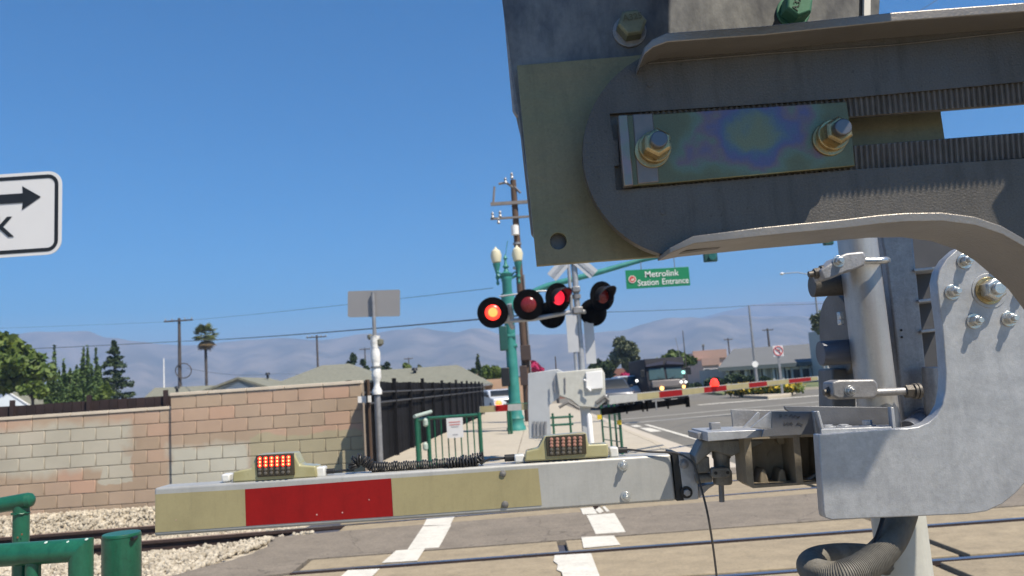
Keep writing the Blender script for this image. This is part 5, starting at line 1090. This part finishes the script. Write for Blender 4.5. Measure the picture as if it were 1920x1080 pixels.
for x, y in ((1342, 887), (1364.5, 886)): q = at(x, y, YJ-.0045); part('screw_hole', MB().cyl(q, q-P(0, .001, 0), pxs(3.2, YJ), n=14), rubber, jt)
part('shear_pin', MB().cyl(at(1352, 905, YJ+.03), at(1353.5, 941, YJ+.03), pxs(5, YJ), n=16), dark, jt)
YB = 1.74
part('top_bar', MB().prism(PX([(1326, 810), (1433, 805.5), (1426, 820), (1327, 828)], YB), (0, .16, 0)), galv, jt, bevel=.0015)
part('bar_end', MB().prism(PX([(1307, 812), (1326, 809), (1326, 824), (1309, 824)], YB+.05), (0, .10, 0)), galvd, jt, bevel=.0015)
b_ = at(1341, 806, YB+.08); part('square_bolt', MB().box(b_+P(0, 0, .008), (.022, .022, .018)), galvd, jt, bevel=.001); part('washer', MB().cyl(at(1350, 809, YB+.05), at(1350, 809, YB+.05)+P(0, 0, .004), .026, n=20), galv, jt)
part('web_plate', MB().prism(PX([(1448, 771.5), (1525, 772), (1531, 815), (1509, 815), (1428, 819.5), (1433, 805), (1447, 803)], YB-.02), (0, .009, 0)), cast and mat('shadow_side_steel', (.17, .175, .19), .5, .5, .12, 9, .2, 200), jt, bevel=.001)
part('gusset', MB().prism(PX([(1407, 802), (1444, 771.5), (1448, 774), (1447, 803.5)], YB-.018), (0, .006, 0)), galv, jt, bevel=.001)
part('gusset', MB().prism(PX([(1392, 803), (1421, 772), (1425, 775), (1420, 802)], YB+.10), (0, .006, 0)), galv, jt, bevel=.001)
part('rear_plate', MB().prism(PX([(1371, 768), (1446, 769), (1446, 800), (1375, 804)], YB+.15), (0, .008, 0)), galvd, jt, bevel=.001)
part('marker_scribble', MB().tube(PX([(1461, 779), (1464, 777), (1466, 780), (1462, 782)], YB-.0215), .0007, 4).tube(PX([(1472, 779), (1476, 778)], YB-.0215), .0007, 4).tube(PX([(1480, 782), (1484, 777), (1487, 783), (1491, 779), (1495, 783), (1500, 780)], YB-.0215), .0007, 4).tube(PX([(1470, 792), (1472, 796), (1477, 792), (1479, 796), (1484, 792), (1486, 797)], YB-.0215), .0007, 4).tube(PX([(1493, 796), (1497, 793), (1505, 797)], YB-.0215), .0007, 4), black, jt)
part('edge_flange', MB().prism(PX([(1524.5, 771.5), (1531, 770.5), (1545, 815), (1531, 816)], YB-.03), (0, .012, 0)), galv, jt, bevel=.001)
# open-backed cast box
YX = 1.80
cbx = thing('cast_housing', 'open cast steel housing with two dark ribbed pockets under the bracket', 'housing', at(1470, 860, YX))
O = [(1394, 818), (1545, 812), (1547, 906), (1412, 915.5), (1401, 908)]; H1 = [(1408, 824), (1487, 821), (1494, 905), (1414, 909)]; H2 = [(1499, 820), (1541, 818), (1543, 902), (1506, 904)]
part('frame', plate(O, YX, .085, [H1, H2]), hs_b, cbx, bevel=.0015); part('back', MB().prism(PX(O, YX+.084), (0, .008, 0)), hs_b, cbx)
for x in (1432, 1467): part('rib', MB().prism(PX([(x-9, 911), (x-5, 885), (x, 878), (x+5, 884), (x+11, 909)], YX+.03), (0, .055, 0)), hs_b, cbx, bevel=.003)
q = at(1446, 853, YX+.083); part('cast_boss', MB().cyl(q, q-P(0, .003, 0), .009, n=16), hs_b, cbx); q = at(1460, 824, YX+.08); part('cast_boss', MB().cyl(q, q-P(0, .02, 0), .010, n=16), hs_b, cbx)
part('rod', MB().tube(PX([(1508, 904), (1545, 882)], YX+.04), .006, 8), galvd, cbx)
# side plate (main support arm)
YP = 1.50
sp_ = thing('gate_support_arm', 'big pale grey steel side plate with a ring of bolts, right of the mast', 'gate mechanism', at(1750, 860, YP))
outline = [(1535, 815), (1672, 803.5), (1700, 803)]+[(1722, 800), (1741, 792), (1757, 778), (1768, 758), (1773, 730), (1774, 700), (1768, 620), (1760, 560), (1757, 528), (1762, 506), (1775, 485), (1796, 466), (1815, 458), (1900, 440), (2080, 430), (2080, 700), (2010, 820), (1960, 870), (1920, 908), (1905, 925), (1880, 945), (1850, 959), (1815, 964), (1560, 975), (1547, 971), (1545, 960)]
part('side_plate', MB().prism(PX(outline, YP), (0, .030, 0)), galv, sp_, bevel=.0022, seg=3)
for x, y in ((1808, 490), (1785, 548), (1826, 602), (1891, 598), (1871, 489), (1914, 538)): bolt(sp_, at(x, y, YP), pxs(10, YP), pxs(14.5, YP), .014, .009, ph=random.uniform(0, 1))
q = at(1855, 545, YP); part('pivot_ring', MB().cyl(q, q-P(0, .0015, 0), pxs(33, YP), n=48), galv, sp_, bevel=.0005)
bolt(sp_, at(1854, 545, YP-.0016), pxs(21, YP), pxs(26, YP), .024, .010, zincs, .5, 'pivot_nut', zinc)
# shelf and lips on top of the plate
part('shelf', MB().prism([at(1539, 805, YP+.01), at(1672, 800, YP+.01), at(1668, 796, YB+.02), at(1535, 800, YB+.02)], (0, 0, -.012)), galv, sp_, bevel=.001)
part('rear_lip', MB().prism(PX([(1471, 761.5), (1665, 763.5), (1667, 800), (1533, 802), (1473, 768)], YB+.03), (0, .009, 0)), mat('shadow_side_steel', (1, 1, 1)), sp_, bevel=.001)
part('end_lip', MB().prism([at(1664, 763, YP+.20), at(1670, 764, YP+.012), at(1674, 804, YP+.012), at(1667, 801, YP+.20)], (.006, 0, 0)), galv, sp_, bevel=.001)
part('end_lip', MB().prism([at(1525, 772, YP+.21), at(1531, 771, YP+.012), at(1544, 817, YP+.012), at(1536, 806, YP+.21)], (.005, 0, 0)), galv, sp_, bevel=.001)
for x, y in ((1552, 802), (1582, 801), (1627, 800)):
    q = at(x, y, YP+.12); part('bolt', MB().cyl(q, q+P(0, 0, .003), .016, n=20).cyl(q+P(0, 0, .003), q+P(0, 0, .013 if x > 1600 else .006), .010, n=6), galv, sp_, bevel=.0005)
# curved ribs behind the plate edge (mechanism casting)
YM = 1.95
ms = thing('gate_mast', 'thick vertical steel mast pipe carrying the near gate, with clamps', 'mast', (at(1632, 650, YM).x, YM, 0))
mxx = at(1632, 650, YM).x; rr = pxs(35, YM)
part('mast_pipe', MB().cyl((mxx, YM, .9), (mxx, YM, at(1600, 330, YM).z), rr, n=48), pipe, ms)
def mclamp(y0_, y1_, pts, nuts, m_=galvd):
    part('clamp', MB().prism(PX(pts, YM-.085), (0, .06, 0)), m_, ms, bevel=.005, seg=3)
    for x, y, r_ in nuts: q = at(x, y, YM-.085); part('clamp_nut', MB().cyl(q, q-P(0, .002, 0), pxs(r_*1.35, YM), n=24).hexnut(q-P(0, .002, 0), pxs(r_, YM), .010).cyl(q-P(0, .012, 0), q-P(0, .022, 0), pxs(r_*.55, YM), n=14), zincs, ms, bevel=.0006)
mclamp(0, 0, [(1538, 506), (1556, 494), (1566, 483), (1588, 474), (1620, 471), (1625, 480), (1623, 497), (1600, 507), (1590, 509), (1560, 522), (1545, 526)], [(1572, 490, 8)])
mclamp(0, 0, [(1560, 716), (1574, 712), (1640, 711), (1647, 720), (1647, 738), (1640, 747), (1572, 749), (1561, 742)], [(1593, 733, 7)])
for (xa_, ya_, xb_, yb_) in ((1516, 515, 1545, 510), (1544, 736, 1564, 734)):
    a, b = at(xa_, ya_, YM-.06), at(xb_, yb_, YM-.06); part('clamp_bolt', MB().cyl(a, b, pxs(6, YM), n=14).cyl(a.lerp(b, .35), a.lerp(b, .8), pxs(10, YM), n=6).cyl(a.lerp(b, .8), b, pxs(13, YM), n=20), cast, ms, bevel=.0006)
part('u_bolt', MB().tube(smooth_path([at(1612, 489, YM-.07), at(1640, 489, YM-.075), at(1658, 488, YM-.07), at(1663, 488, YM-.02), at(1663, 488, YM+.03)]), pxs(6.5, YM), 12), zincs, ms)
part('u_bolt', MB().tube(PX([(1640, 736), (1705, 733)], YM-.07), pxs(7, YM), 12), galvd, ms)
a, b = at(1697, 734, YM-.07), at(1724, 733, YM-.07); part('clamp_nut', MB().cyl(a, a.lerp(b, .55), pxs(12, YM), n=6).cyl(a.lerp(b, .55), a.lerp(b, .75), pxs(14, YM), n=22).cyl(a.lerp(b, .8), b, pxs(14.5, YM), n=22), cast, ms, bevel=.0006)
for (x0, y0_, x1, y1_, r_) in ((1522, 537, 1600, 532, 20.5), (1538, 663, 1610, 658, 23)):
    part('stub_shaft', MB().cyl(at(x0, y0_, YM+.05), at(x1, y1_, YM+.05), pxs(r_, YM+.05), n=36), cast if y0_ < 600 else mat('blue_grey_steel', (.12, .13, .16), .5, .4, .1), ms, bevel=.0015)
c = at(1571, 628, YM+.14); part('drive_ring', MB().cyl(c-P(.006, 0, 0), c+P(.010, 0, 0), pxs(84, YM), n=48, caps=True), dark, ms, bevel=.004); part('drive_ring', MB().cyl(c+P(.006, 0, 0), c+P(.026, 0, 0), pxs(80, YM), n=48), black, ms, bevel=.004)
part('terminal', MB().box(at(1576, 592, YM+.05), (.012, .02, .02)).box(at(1577, 604, YM+.05), (.012, .02, .014)), zincs, ms, bevel=.002)
q = at(1575, 730, YM+.12); part('lower_casting', MB().prism(PX([(1560, 690), (1606, 690), (1606, 772), (1562, 772)], YM+.1), (0, .1, 0)), dark, ms, bevel=.006)
# mechanism box behind the mast
mc = thing('mechanism_case', 'grey finned gate mechanism case between the mast pipe and the side plate', 'gate mechanism', at(1720, 800, YM))
part('face_plate', MB().prism(PX([(1652, 440), (1712, 440), (1724, 560), (1738, 700), (1745, 803), (1694, 808), (1680, 640), (1662, 500)], YM+.06), (0, .03, 0)), galvd, mc, bevel=.006, seg=3)
part('case', MB().prism(PX([(1650, 420), (1850, 420), (1850, 812), (1700, 812)], YM+.14), (0, .25, 0)), mat('case_dark', (.055, .058, .068), .6, .1, .2, 8), mc, bevel=.004)
for i, (x0, y0_, x1) in enumerate(((1714, 504, 1775), (1722, 562, 1775), (1727, 619, 1778))):
    a, b = at(x0, y0_, YM+.05), at(x1, y0_-6, YM+.05); part('fin', MB().prism([a, b, b+P(.02, .12, 0), a+P(.02, .12, 0)], (0, 0, -.007)), galv, mc, bevel=.001)
part('bearing_tube', MB().cyl(at(1744, 688, YM+.02), at(1752, 800, YM+.02), pxs(15, YM), n=24), galvd, mc, bevel=.003)
part('cable_gland', MB().cyl(at(1702, 806, YM-.03), at(1732, 786, YM+.05), pxs(17, YM), n=22).cyl(at(1728, 790, YM+.04), at(1738, 783, YM+.07), pxs(21, YM), n=22), mat('blue_grey_steel', (1, 1, 1)), mc, bevel=.002)
part('rivet', MB().cyl(at(1690, 619, YM+.06), at(1690, 619, YM+.057), .003, n=8).cyl(at(1691, 632, YM+.06), at(1691, 632, YM+.057), .003, n=8), rubber, mc)
# lower mast sleeve
YL = 1.86; q = at(1691, 1020, YL); lm = thing('mast_sleeve', 'pale painted round post below the steel side plate', 'post', (q.x, YL, 0)); part('sleeve', MB().cyl((q.x, YL, 0), (q.x, YL, at(1690, 930, YL).z), pxs(45, YL), n=48), offw, lm); part('base_plate', MB().box((q.x, YL, .01), (.3, .3, .02)), galvd, lm)
# conduit hose
hs_ = thing('flexible_conduit', 'dark ribbed flexible conduit curling in a loop below the side plate', 'conduit', at(1600, 1060, 1.6))
pth = smooth_path([at(1700, 930, 1.68), at(1692, 968, 1.64), at(1670, 1016, 1.57), at(1630, 1056, 1.51), at(1578, 1080, 1.48), at(1536, 1076, 1.53), at(1520, 1060, 1.62), at(1542, 1047, 1.72), at(1595, 1042, 1.80), at(1650, 1050, 1.84), at(1705, 1090, 1.87), at(1720, 1150, 1.87)], 80)
rr_ = [pxs(24, 1.6)*(1+(.035 if (i//2) % 2 else -.035)) for i in range(len(pth))]
part('hose', MB().tube(pth, rr_, 26), hose, hs_, smooth=50)
bc = thing('black_cable', 'thin black cable hanging in front of the ribbed conduit', 'cable', at(1640, 1000, 1.55)); part('cable', MB().tube(smooth_path([at(1658, 960, 1.58), at(1652, 985, 1.56), at(1640, 1018, 1.53), at(1622, 1055, 1.50), at(1606, 1110, 1.48)]), pxs(4.2, 1.55), 10), rubber, bc)

# ================================================================== COUNTERWEIGHT ARM (upper right)
YF, YW = .95, 1.0
cwa = thing('balance_and_shade_plates', 'dark steel slotted counterweight arm with serrated slot, filling the upper right', 'gate mechanism', at(1600, 250, YW))
webo = [(1205, 92)]
cxx, cyy = 1291, 285
arc = []
for i in range(33):
    t = R(246-(246-103)*i/32); r_ = 197+ (4*math.sin(i/32*math.pi)); arc.append((cxx+r_*math.cos(t), cyy-(-r_*math.sin(t)) if False else cyy+r_*math.sin(-t)*-1))
# angles measured clockwise on the picture, from upper left round the left side to lower left
arc = []
for i in range(37):
    a_ = R(-114-(360-114-103-0)*0 - (143)*i/36) if False else None
    th = R(242 - (242-104)*i/36)      # 242 deg = up-left (picture y down), 104 deg = lower-left
    arc.append((cxx+198*math.cos(th), cyy+198*math.sin(th)))
web_out = arc+[(1430, 452), (1560, 440), (1690, 423), (1760, 426), (1830, 434), (1920, 478), (2050, 590), (2080, 600), (2080, 25), (1920, 48), (1600, 72), (1300, 94)]
recess = [(1143, 213), (1400, 197), (1585, 184), (1920, 153), (2070, 139), (2070, 283), (1920, 297), (1600, 318), (1155, 357), (1152, 311), (1161, 310), (1158, 262), (1150, 263)]
sr = [(1235, 248), (1588, 221), (1920, 194), (2060, 183), (2060, 237), (1920, 248), (1600, 273), (1240, 300)]
part('web', plate(web_out, YW, .018, [recess]), cast, cwa, bevel=.0012, seg=2)
fl_out = [(p[0], p[1]) for p in [(1130, 203), (1585, 174), (2076, 128), (2076, 292), (1600, 330), (1143, 369)]]
part('slot_floor', plate(fl_out, YW+.0072, .007, [sr]), cast, cwa, bevel=.001)
# serrations (vertical ridges on the slot floor)
pitch = 10.55; racks = (MB(), MB()); x = 1196
def ylin(x, p, q): return p[1]+(q[1]-p[1])*(x-p[0])/(q[0]-p[0])
while x < 2055:
    for mb, T0, T1, B0, B1 in ((racks[0], (1160, 212), (1920, 153.5), (1160, 254), (1920, 193)), (racks[1], (1160, 307), (1920, 249), (1160, 356), (1920, 296))):
        def yt(u): return ylin(u, T0, T1)+.6
        def yb_(u): return ylin(u, B0, B1)-.6
        lean = 3.2
        P_ = [at(x, yt(x), YW+.0068), at(x+pitch*.5, yt(x+5), YW+.0018), at(x+pitch, yt(x+10), YW+.0068), at(x+lean, yb_(x), YW+.0068), at(x+pitch*.5+lean, yb_(x+5), YW+.0018), at(x+pitch+lean, yb_(x+10), YW+.0068)]
        mb.add(P_, [(0, 1, 4, 3), (1, 2, 5, 4), (0, 2, 1), (3, 4, 5), (0, 3, 5, 2)])
    x += pitch
for mb in racks: part('serrated_rack', mb, mat('rack_steel', (.20, .19, .18), .45, .4, .25, 30, .4, 300), cwa, smooth=0)
# flanges
def flange(front, back, yf, yb2, th_px, nm, m_):
    """front/back: picture polylines of the outer edge at depth yf and yb2, thickness towards the web"""
    n = len(front); V = []
    for (a, b) in zip(front, back):
        A_ = at(a[0], a[1], yf); B_ = at(b[0], b[1], yb2); a2 = at(a[0]+th_px[0], a[1]+th_px[1], yf); b2 = P(a2.x+(B_.x-A_.x), B_.y, a2.z+(B_.z-A_.z)); V += [A_, B_, b2, a2]
    F = [(4*i+j, 4*(i+1)+j, 4*(i+1)+(j+1) % 4, 4*i+(j+1) % 4) for i in range(n-1) for j in range(4)]+[(0, 1, 2, 3), tuple(4*(n-1)+j for j in (3, 2, 1, 0))]
    return part(nm, MB().add(V, F), m_, cwa, bevel=.0025, seg=3)
lowf = [(1247, 477), (1262, 470), (1303, 456), (1430, 443), (1500, 436), (1585, 428), (1650, 420), (1700, 416), (1767, 415), (1830, 423), (1880, 440), (1920, 463), (1990, 522), (2050, 600)]
lowz = [at(x, y, YF) for x, y in lowf]
mb = MB(); V = []
for i, q in enumerate(lowz):
    th = .0115 if i > 2 else (.004, .007, .010)[i]; y1 = YF+(.045 if i == 0 else .07 if i == 1 else .10)+(.0)
    V += [P(q.x, YF+(.05 if i == 0 else .02 if i == 1 else .004 if i == 2 else 0), q.z), P(q.x, y1+.005, q.z), P(q.x, y1+.005, q.z+th), P(q.x, YF+(.05 if i == 0 else .02 if i == 1 else .004 if i == 2 else 0), q.z+th)]
n = len(lowz); mb.add(V, [(4*i+j, 4*(i+1)+j, 4*(i+1)+(j+1) % 4, 4*i+(j+1) % 4) for i in range(n-1) for j in range(4)]+[(3, 2, 1, 0), tuple(4*(n-1)+j for j in range(4))])
part('lower_flange', mb, mat('flange_steel', (.24, .22, .20), .38, .5, .15, 10, .3, 260), cwa, bevel=.005, seg=3)
upf = [(1204, 112), (1210, 98), (1225, 88), (1251, 79), (1330, 73), (1430, 66), (1679, 40), (1920, 22), (2076, 10), (2300, -8)]
mb = MB(); V = []
for i, (x, y) in enumerate(upf):
    q = at(x, y, YF); th = (.006, .009, .011, .0125)[min(i, 3)]; y0_ = YF+(.018, .006, .001, 0)[min(i, 3)]; V += [P(q.x, y0_, q.z), P(q.x, YW+.004, q.z), P(q.x, YW+.004, q.z+th), P(q.x, y0_, q.z+th)]
n = len(upf); mb.add(V, [(4*i+j, 4*(i+1)+j, 4*(i+1)+(j+1) % 4, 4*i+(j+1) % 4) for i in range(n-1) for j in range(4)]+[(3, 2, 1, 0), tuple(4*(n-1)+j for j in range(4))])
part('upper_flange', mb, mat('flange_steel', (1, 1, 1)), cwa, bevel=.003, seg=3)
# inner step line under the upper flange
mb = MB().tube(PX([(1215, 119), (1430, 101), (1680, 84), (1920, 58), (2070, 45)], YW-.0005), .0016, 8); part('cast_fillet', mb, cast, cwa)
for x, y, r_ in ((1218, 158, 6.5), (1243, 397, 6)):
    q = at(x, y, YW); part('cast_mark', MB().cyl(q, q-P(0, .0012, 0), pxs(r_, YW), n=8 if y < 200 else 16), cast, cwa, bevel=.0004)
# clamp plate with zinc rainbow
def rainbow():
    m = bpy.data.materials.new('rainbow_zinc'); m.use_nodes = True; n = m.node_tree.nodes; l = m.node_tree.links; b = n['Principled BSDF']; b.inputs['Metallic'].default_value = .6; b.inputs['Roughness'].default_value = .36
    ge = n.new('ShaderNodeNewGeometry'); c = at(1425, 250, .985)
    vs = n.new('ShaderNodeVectorMath'); vs.operation = 'SUBTRACT'; l.new(ge.outputs['Position'], vs.inputs[0]); vs.inputs[1].default_value = tuple(c)
    mp = n.new('ShaderNodeVectorMath'); mp.operation = 'MULTIPLY'; mp.inputs[1].default_value = (8.5, 0, 15); l.new(vs.outputs[0], mp.inputs[0])
    nz = n.new('ShaderNodeTexNoise'); nz.inputs['Scale'].default_value = 15; nz.inputs['Detail'].default_value = 4; l.new(ge.outputs['Position'], nz.inputs['Vector'])
    ad = n.new('ShaderNodeVectorMath'); ad.operation = 'MULTIPLY_ADD'; ad.inputs[1].default_value = (1.5, 0, 1.5); l.new(nz.outputs['Color'], ad.inputs[0]); l.new(mp.outputs[0], ad.inputs[2])
    sb = n.new('ShaderNodeVectorMath'); sb.operation = 'SUBTRACT'; sb.inputs[1].default_value = (.75, 0, .75); l.new(ad.outputs[0], sb.inputs[0])
    ln = n.new('ShaderNodeVectorMath'); ln.operation = 'LENGTH'; l.new(sb.outputs[0], ln.inputs[0])
    r_ = n.new('ShaderNodeValToRGB'); e = r_.color_ramp.elements; e[0].position = 0; e[0].color = (0.188, 0.182, 0.105, 1); e[1].position = 1; e[1].color = (0.138, 0.130, 0.074, 1)
    for p_, c_ in ((.16, (0.188, 0.182, 0.105)), (.30, (0.163, 0.177, 0.126)), (.42, (0.107, 0.135, 0.179)), (.52, (0.125, 0.112, 0.189)), (.62, (0.188, 0.130, 0.137)), (.72, (0.150, 0.177, 0.126)), (.88, (0.150, 0.147, 0.084))): q = e.new(p_); q.color = (*c_, 1)
    l.new(ln.outputs['Value'], r_.inputs[0])
    n2 = n.new('ShaderNodeTexNoise'); n2.inputs['Scale'].default_value = 500; n2.inputs['Detail'].default_value = 2; l.new(ge.outputs['Position'], n2.inputs['Vector'])
    hs = n.new('ShaderNodeHueSaturation'); mr = n.new('ShaderNodeMapRange'); mr.inputs[3].default_value = .7; mr.inputs[4].default_value = 1.3; l.new(n2.outputs[0], mr.inputs[0]); l.new(mr.outputs[0], hs.inputs['Value']); l.new(r_.outputs[0], hs.inputs['Color']); l.new(hs.outputs[0], b.inputs['Base Color'])
    return m
YCp = .992
rb_ = rainbow()
cp = part('clamp_plate', MB().prism(PX([(1172, 216), (1222, 214), (1588, 190), (1597, 250), (1604, 311), (1250, 344), (1180, 349)], YCp), (0, .009, 0)), rb_, cwa, bevel=.0012)
part('plate_lip', MB().prism(PX([(1159, 216), (1177, 214.5), (1188, 347), (1170, 349)], YCp-.006), (0, .014, 0)), mat('lip_zinc', (.19, .23, .16), .35, .5, .15, 30, col2=(.25, .20, .21), amt=.4), cwa, bevel=.0015)
part('plate_lip', MB().prism(PX([(1186, 214), (1224, 212), (1236, 341), (1196, 345)], YCp-.0015), (0, .008, 0)), mat('lip_zinc2', (.19, .17, .16), .4, .5, .15, 30), cwa, bevel=.0015)
for x, y, r_, r2 in ((1226, 274, 28, 32), (1558, 252, 27, 31)):
    c = at(x-4, y+10, YCp); part('washer', MB().cyl(c+P(.0, 0, 0), c-P(0, .004, 0), pxs(r2*1.05, YCp), n=40), zinc, cwa, bevel=.0006)
    c = at(x, y, YCp); c = P(c.x, c.y-.004, c.z-.003); part('nut', MB().cyl(c, c-P(0, .006, 0), pxs(r2*.98, YCp), n=40).hexnut(c-P(0, .006, 0), pxs(r_, YCp), .020, ph=.5), zinc, cwa, bevel=.0012, seg=3)
    c = c-P(0, .024, 0); part('stud', MB().cyl(c, c-P(0, .012, 0), pxs(16, YCp), n=28), mat('stud_dark', (.14, .145, .16), .35, .7, .1), cwa, bevel=.0018, seg=3)
# counterweight plates stacked behind the arm
cw = thing('counterweight_plates', 'stack of olive and mottled grey counterweight plates behind the slotted arm', 'counterweight', at(1300, 250, 1.1))
hole = circ(1047, 452, 15.5, 24)
part('olive_plate', plate([(969, 122), (1165, 106), (1300, 93), (1700, 60), (1752, 60), (1765, 215), (1772, 262), (1775, 300), (1560, 452), (1245, 480), (1006.5, 498)], YW+.055, .012, [hole]), olive, cw, bevel=.0008)
part('grey_plate', MB().prism(PX([(925, -120), (1660, -190), (1648, 36), (1500, 150), (1400, 300), (1200, 470), (1010, 470), (984, 300)], YW+.072), (0, .012, 0)), mottled, cw, bevel=.001)
part('edge_plate', MB().prism(PX([(930, -90), (1600, -150), (1600, 200), (1100, 210), (968, 219), (961, 207), (944, 20)], YW+.087), (0, .010, 0)), galvd, cw, bevel=.003, seg=3)
part('edge_plate', MB().prism(PX([(960, 180), (1400, 150), (1400, 300), (1250, 445), (1006, 449), (996, 436), (976, 250)], YW+.090), (0, .020, 0)), dark, cw, bevel=.003, seg=3)
part('edge_plate', MB().prism(PX([(1020, 445), (1100, 440), (1100, 470), (1020, 474)], YW+.088), (0, .004, 0)), galv, cw)
part('end_strip', MB().prism(PX([(1621, -60), (1633, -60), (1633, 29), (1619, 31)], YW+.066), (0, .005, 0)), white, cw, bevel=.001)
part('bolt_head', MB().hexnut(at(1181, 56, YW+.072)-P(0, .004, 0), pxs(29, 1.07), .022, ph=.1), mat('bolt_olive', (.17, .18, .12), .5, .3, .3, 60), cw, bevel=.0012, seg=3)
q = at(1180, 60, YW+.072); part('washer', MB().cyl(q, q-P(0, .004, 0), pxs(33, 1.07), n=40), galvd, cw, bevel=.0006)
q = at(1486, 24, YW+.072); gb_ = part('bolt_head', MB().cyl(q, q-P(0, .004, 0), pxs(33, 1.07), n=40).hexnut(q-P(0, .004, 0), pxs(29, 1.07), .026, ph=.3), mat('bolt_green', (.06, .19, .12), .5, .1, .2, 50), cw, label='green-painted bolt head', bevel=.0015, seg=3)
text_mesh('A325', .013, mat('stamp_dark', (.03, .06, .045), .6), cw, 'stamped_letters', q-P(.003, .0305, -.002), P(.35, 0, .9), P(-.9, 0, .35), .0003)
text_mesh('A325', .013, mat('stamp_olive', (.09, .10, .06), .6), cw, 'stamped_letters', at(1181, 48, YW+.072)-P(0, .0268, 0), P(1, 0, .1), P(0, 0, 1), .0003)
# added thin plates, out of frame, outlined to throw shade on the steel below
caster = thing('balance_and_shade_plates', 'added thin plates above the frame, cut to shade the slotted arm, bracket and mast', 'gate mechanism', at(1600, -600, .85))
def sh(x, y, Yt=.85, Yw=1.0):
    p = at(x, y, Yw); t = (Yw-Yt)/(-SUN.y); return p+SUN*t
teeth = []; x = 1541
while x < 1898:
    yy = 352-(x-1541)*.079; teeth += [(x+8.6, yy+15), (x+10.5, yy-6)]; x += 10.6
poly = [(1040, 300), (1090, 520), (1300, 520), (1497, 412), (1512, 388), (1533, 372), (1541, 350)]+teeth+[(1890, 340), (1862, 379), (1900, 470), (2050, 610), (2200, 640), (2250, 190), (1580, 230), (1577, 105), (2250, 45), (2250, -120), (1362, -80), (1362, -700), (700, -700), (1000, -100)]
part('web', MB().prism([sh(x, y) for x, y in poly], (0, -.003, 0)), cast, caster)  # added plate, toothed so its shadow leaves a saw-tooth sunlit strip
part('shade_plate', MB().prism([sh(x, y, .85, 1.5) for x, y in ((1548, 808), (1700, 790), (1668, 812), (1622, 904), (1548, 907), (1500, 912), (1500, 800))], (0, -.003, 0)), cast, caster)  # added plate that shades the corner of the side plate
part('shade_plate', MB().prism([sh(x, y, .86, 1.74) for x, y in ((1436, 750), (1700, 745), (1690, 800), (1534, 812), (1530, 824), (1424, 824))], (0, -.003, 0)), cast, caster)  # added plate that shades the bracket web and rear lip
part('shade_plate', MB().prism([sh(x, y, .84, 1.95) for x, y in ((1638, 300), (1800, 300), (1830, 830), (1696, 830))], (0, -.003, 0)), cast, caster)  # added plate that shades the mast pipe's right half and the case
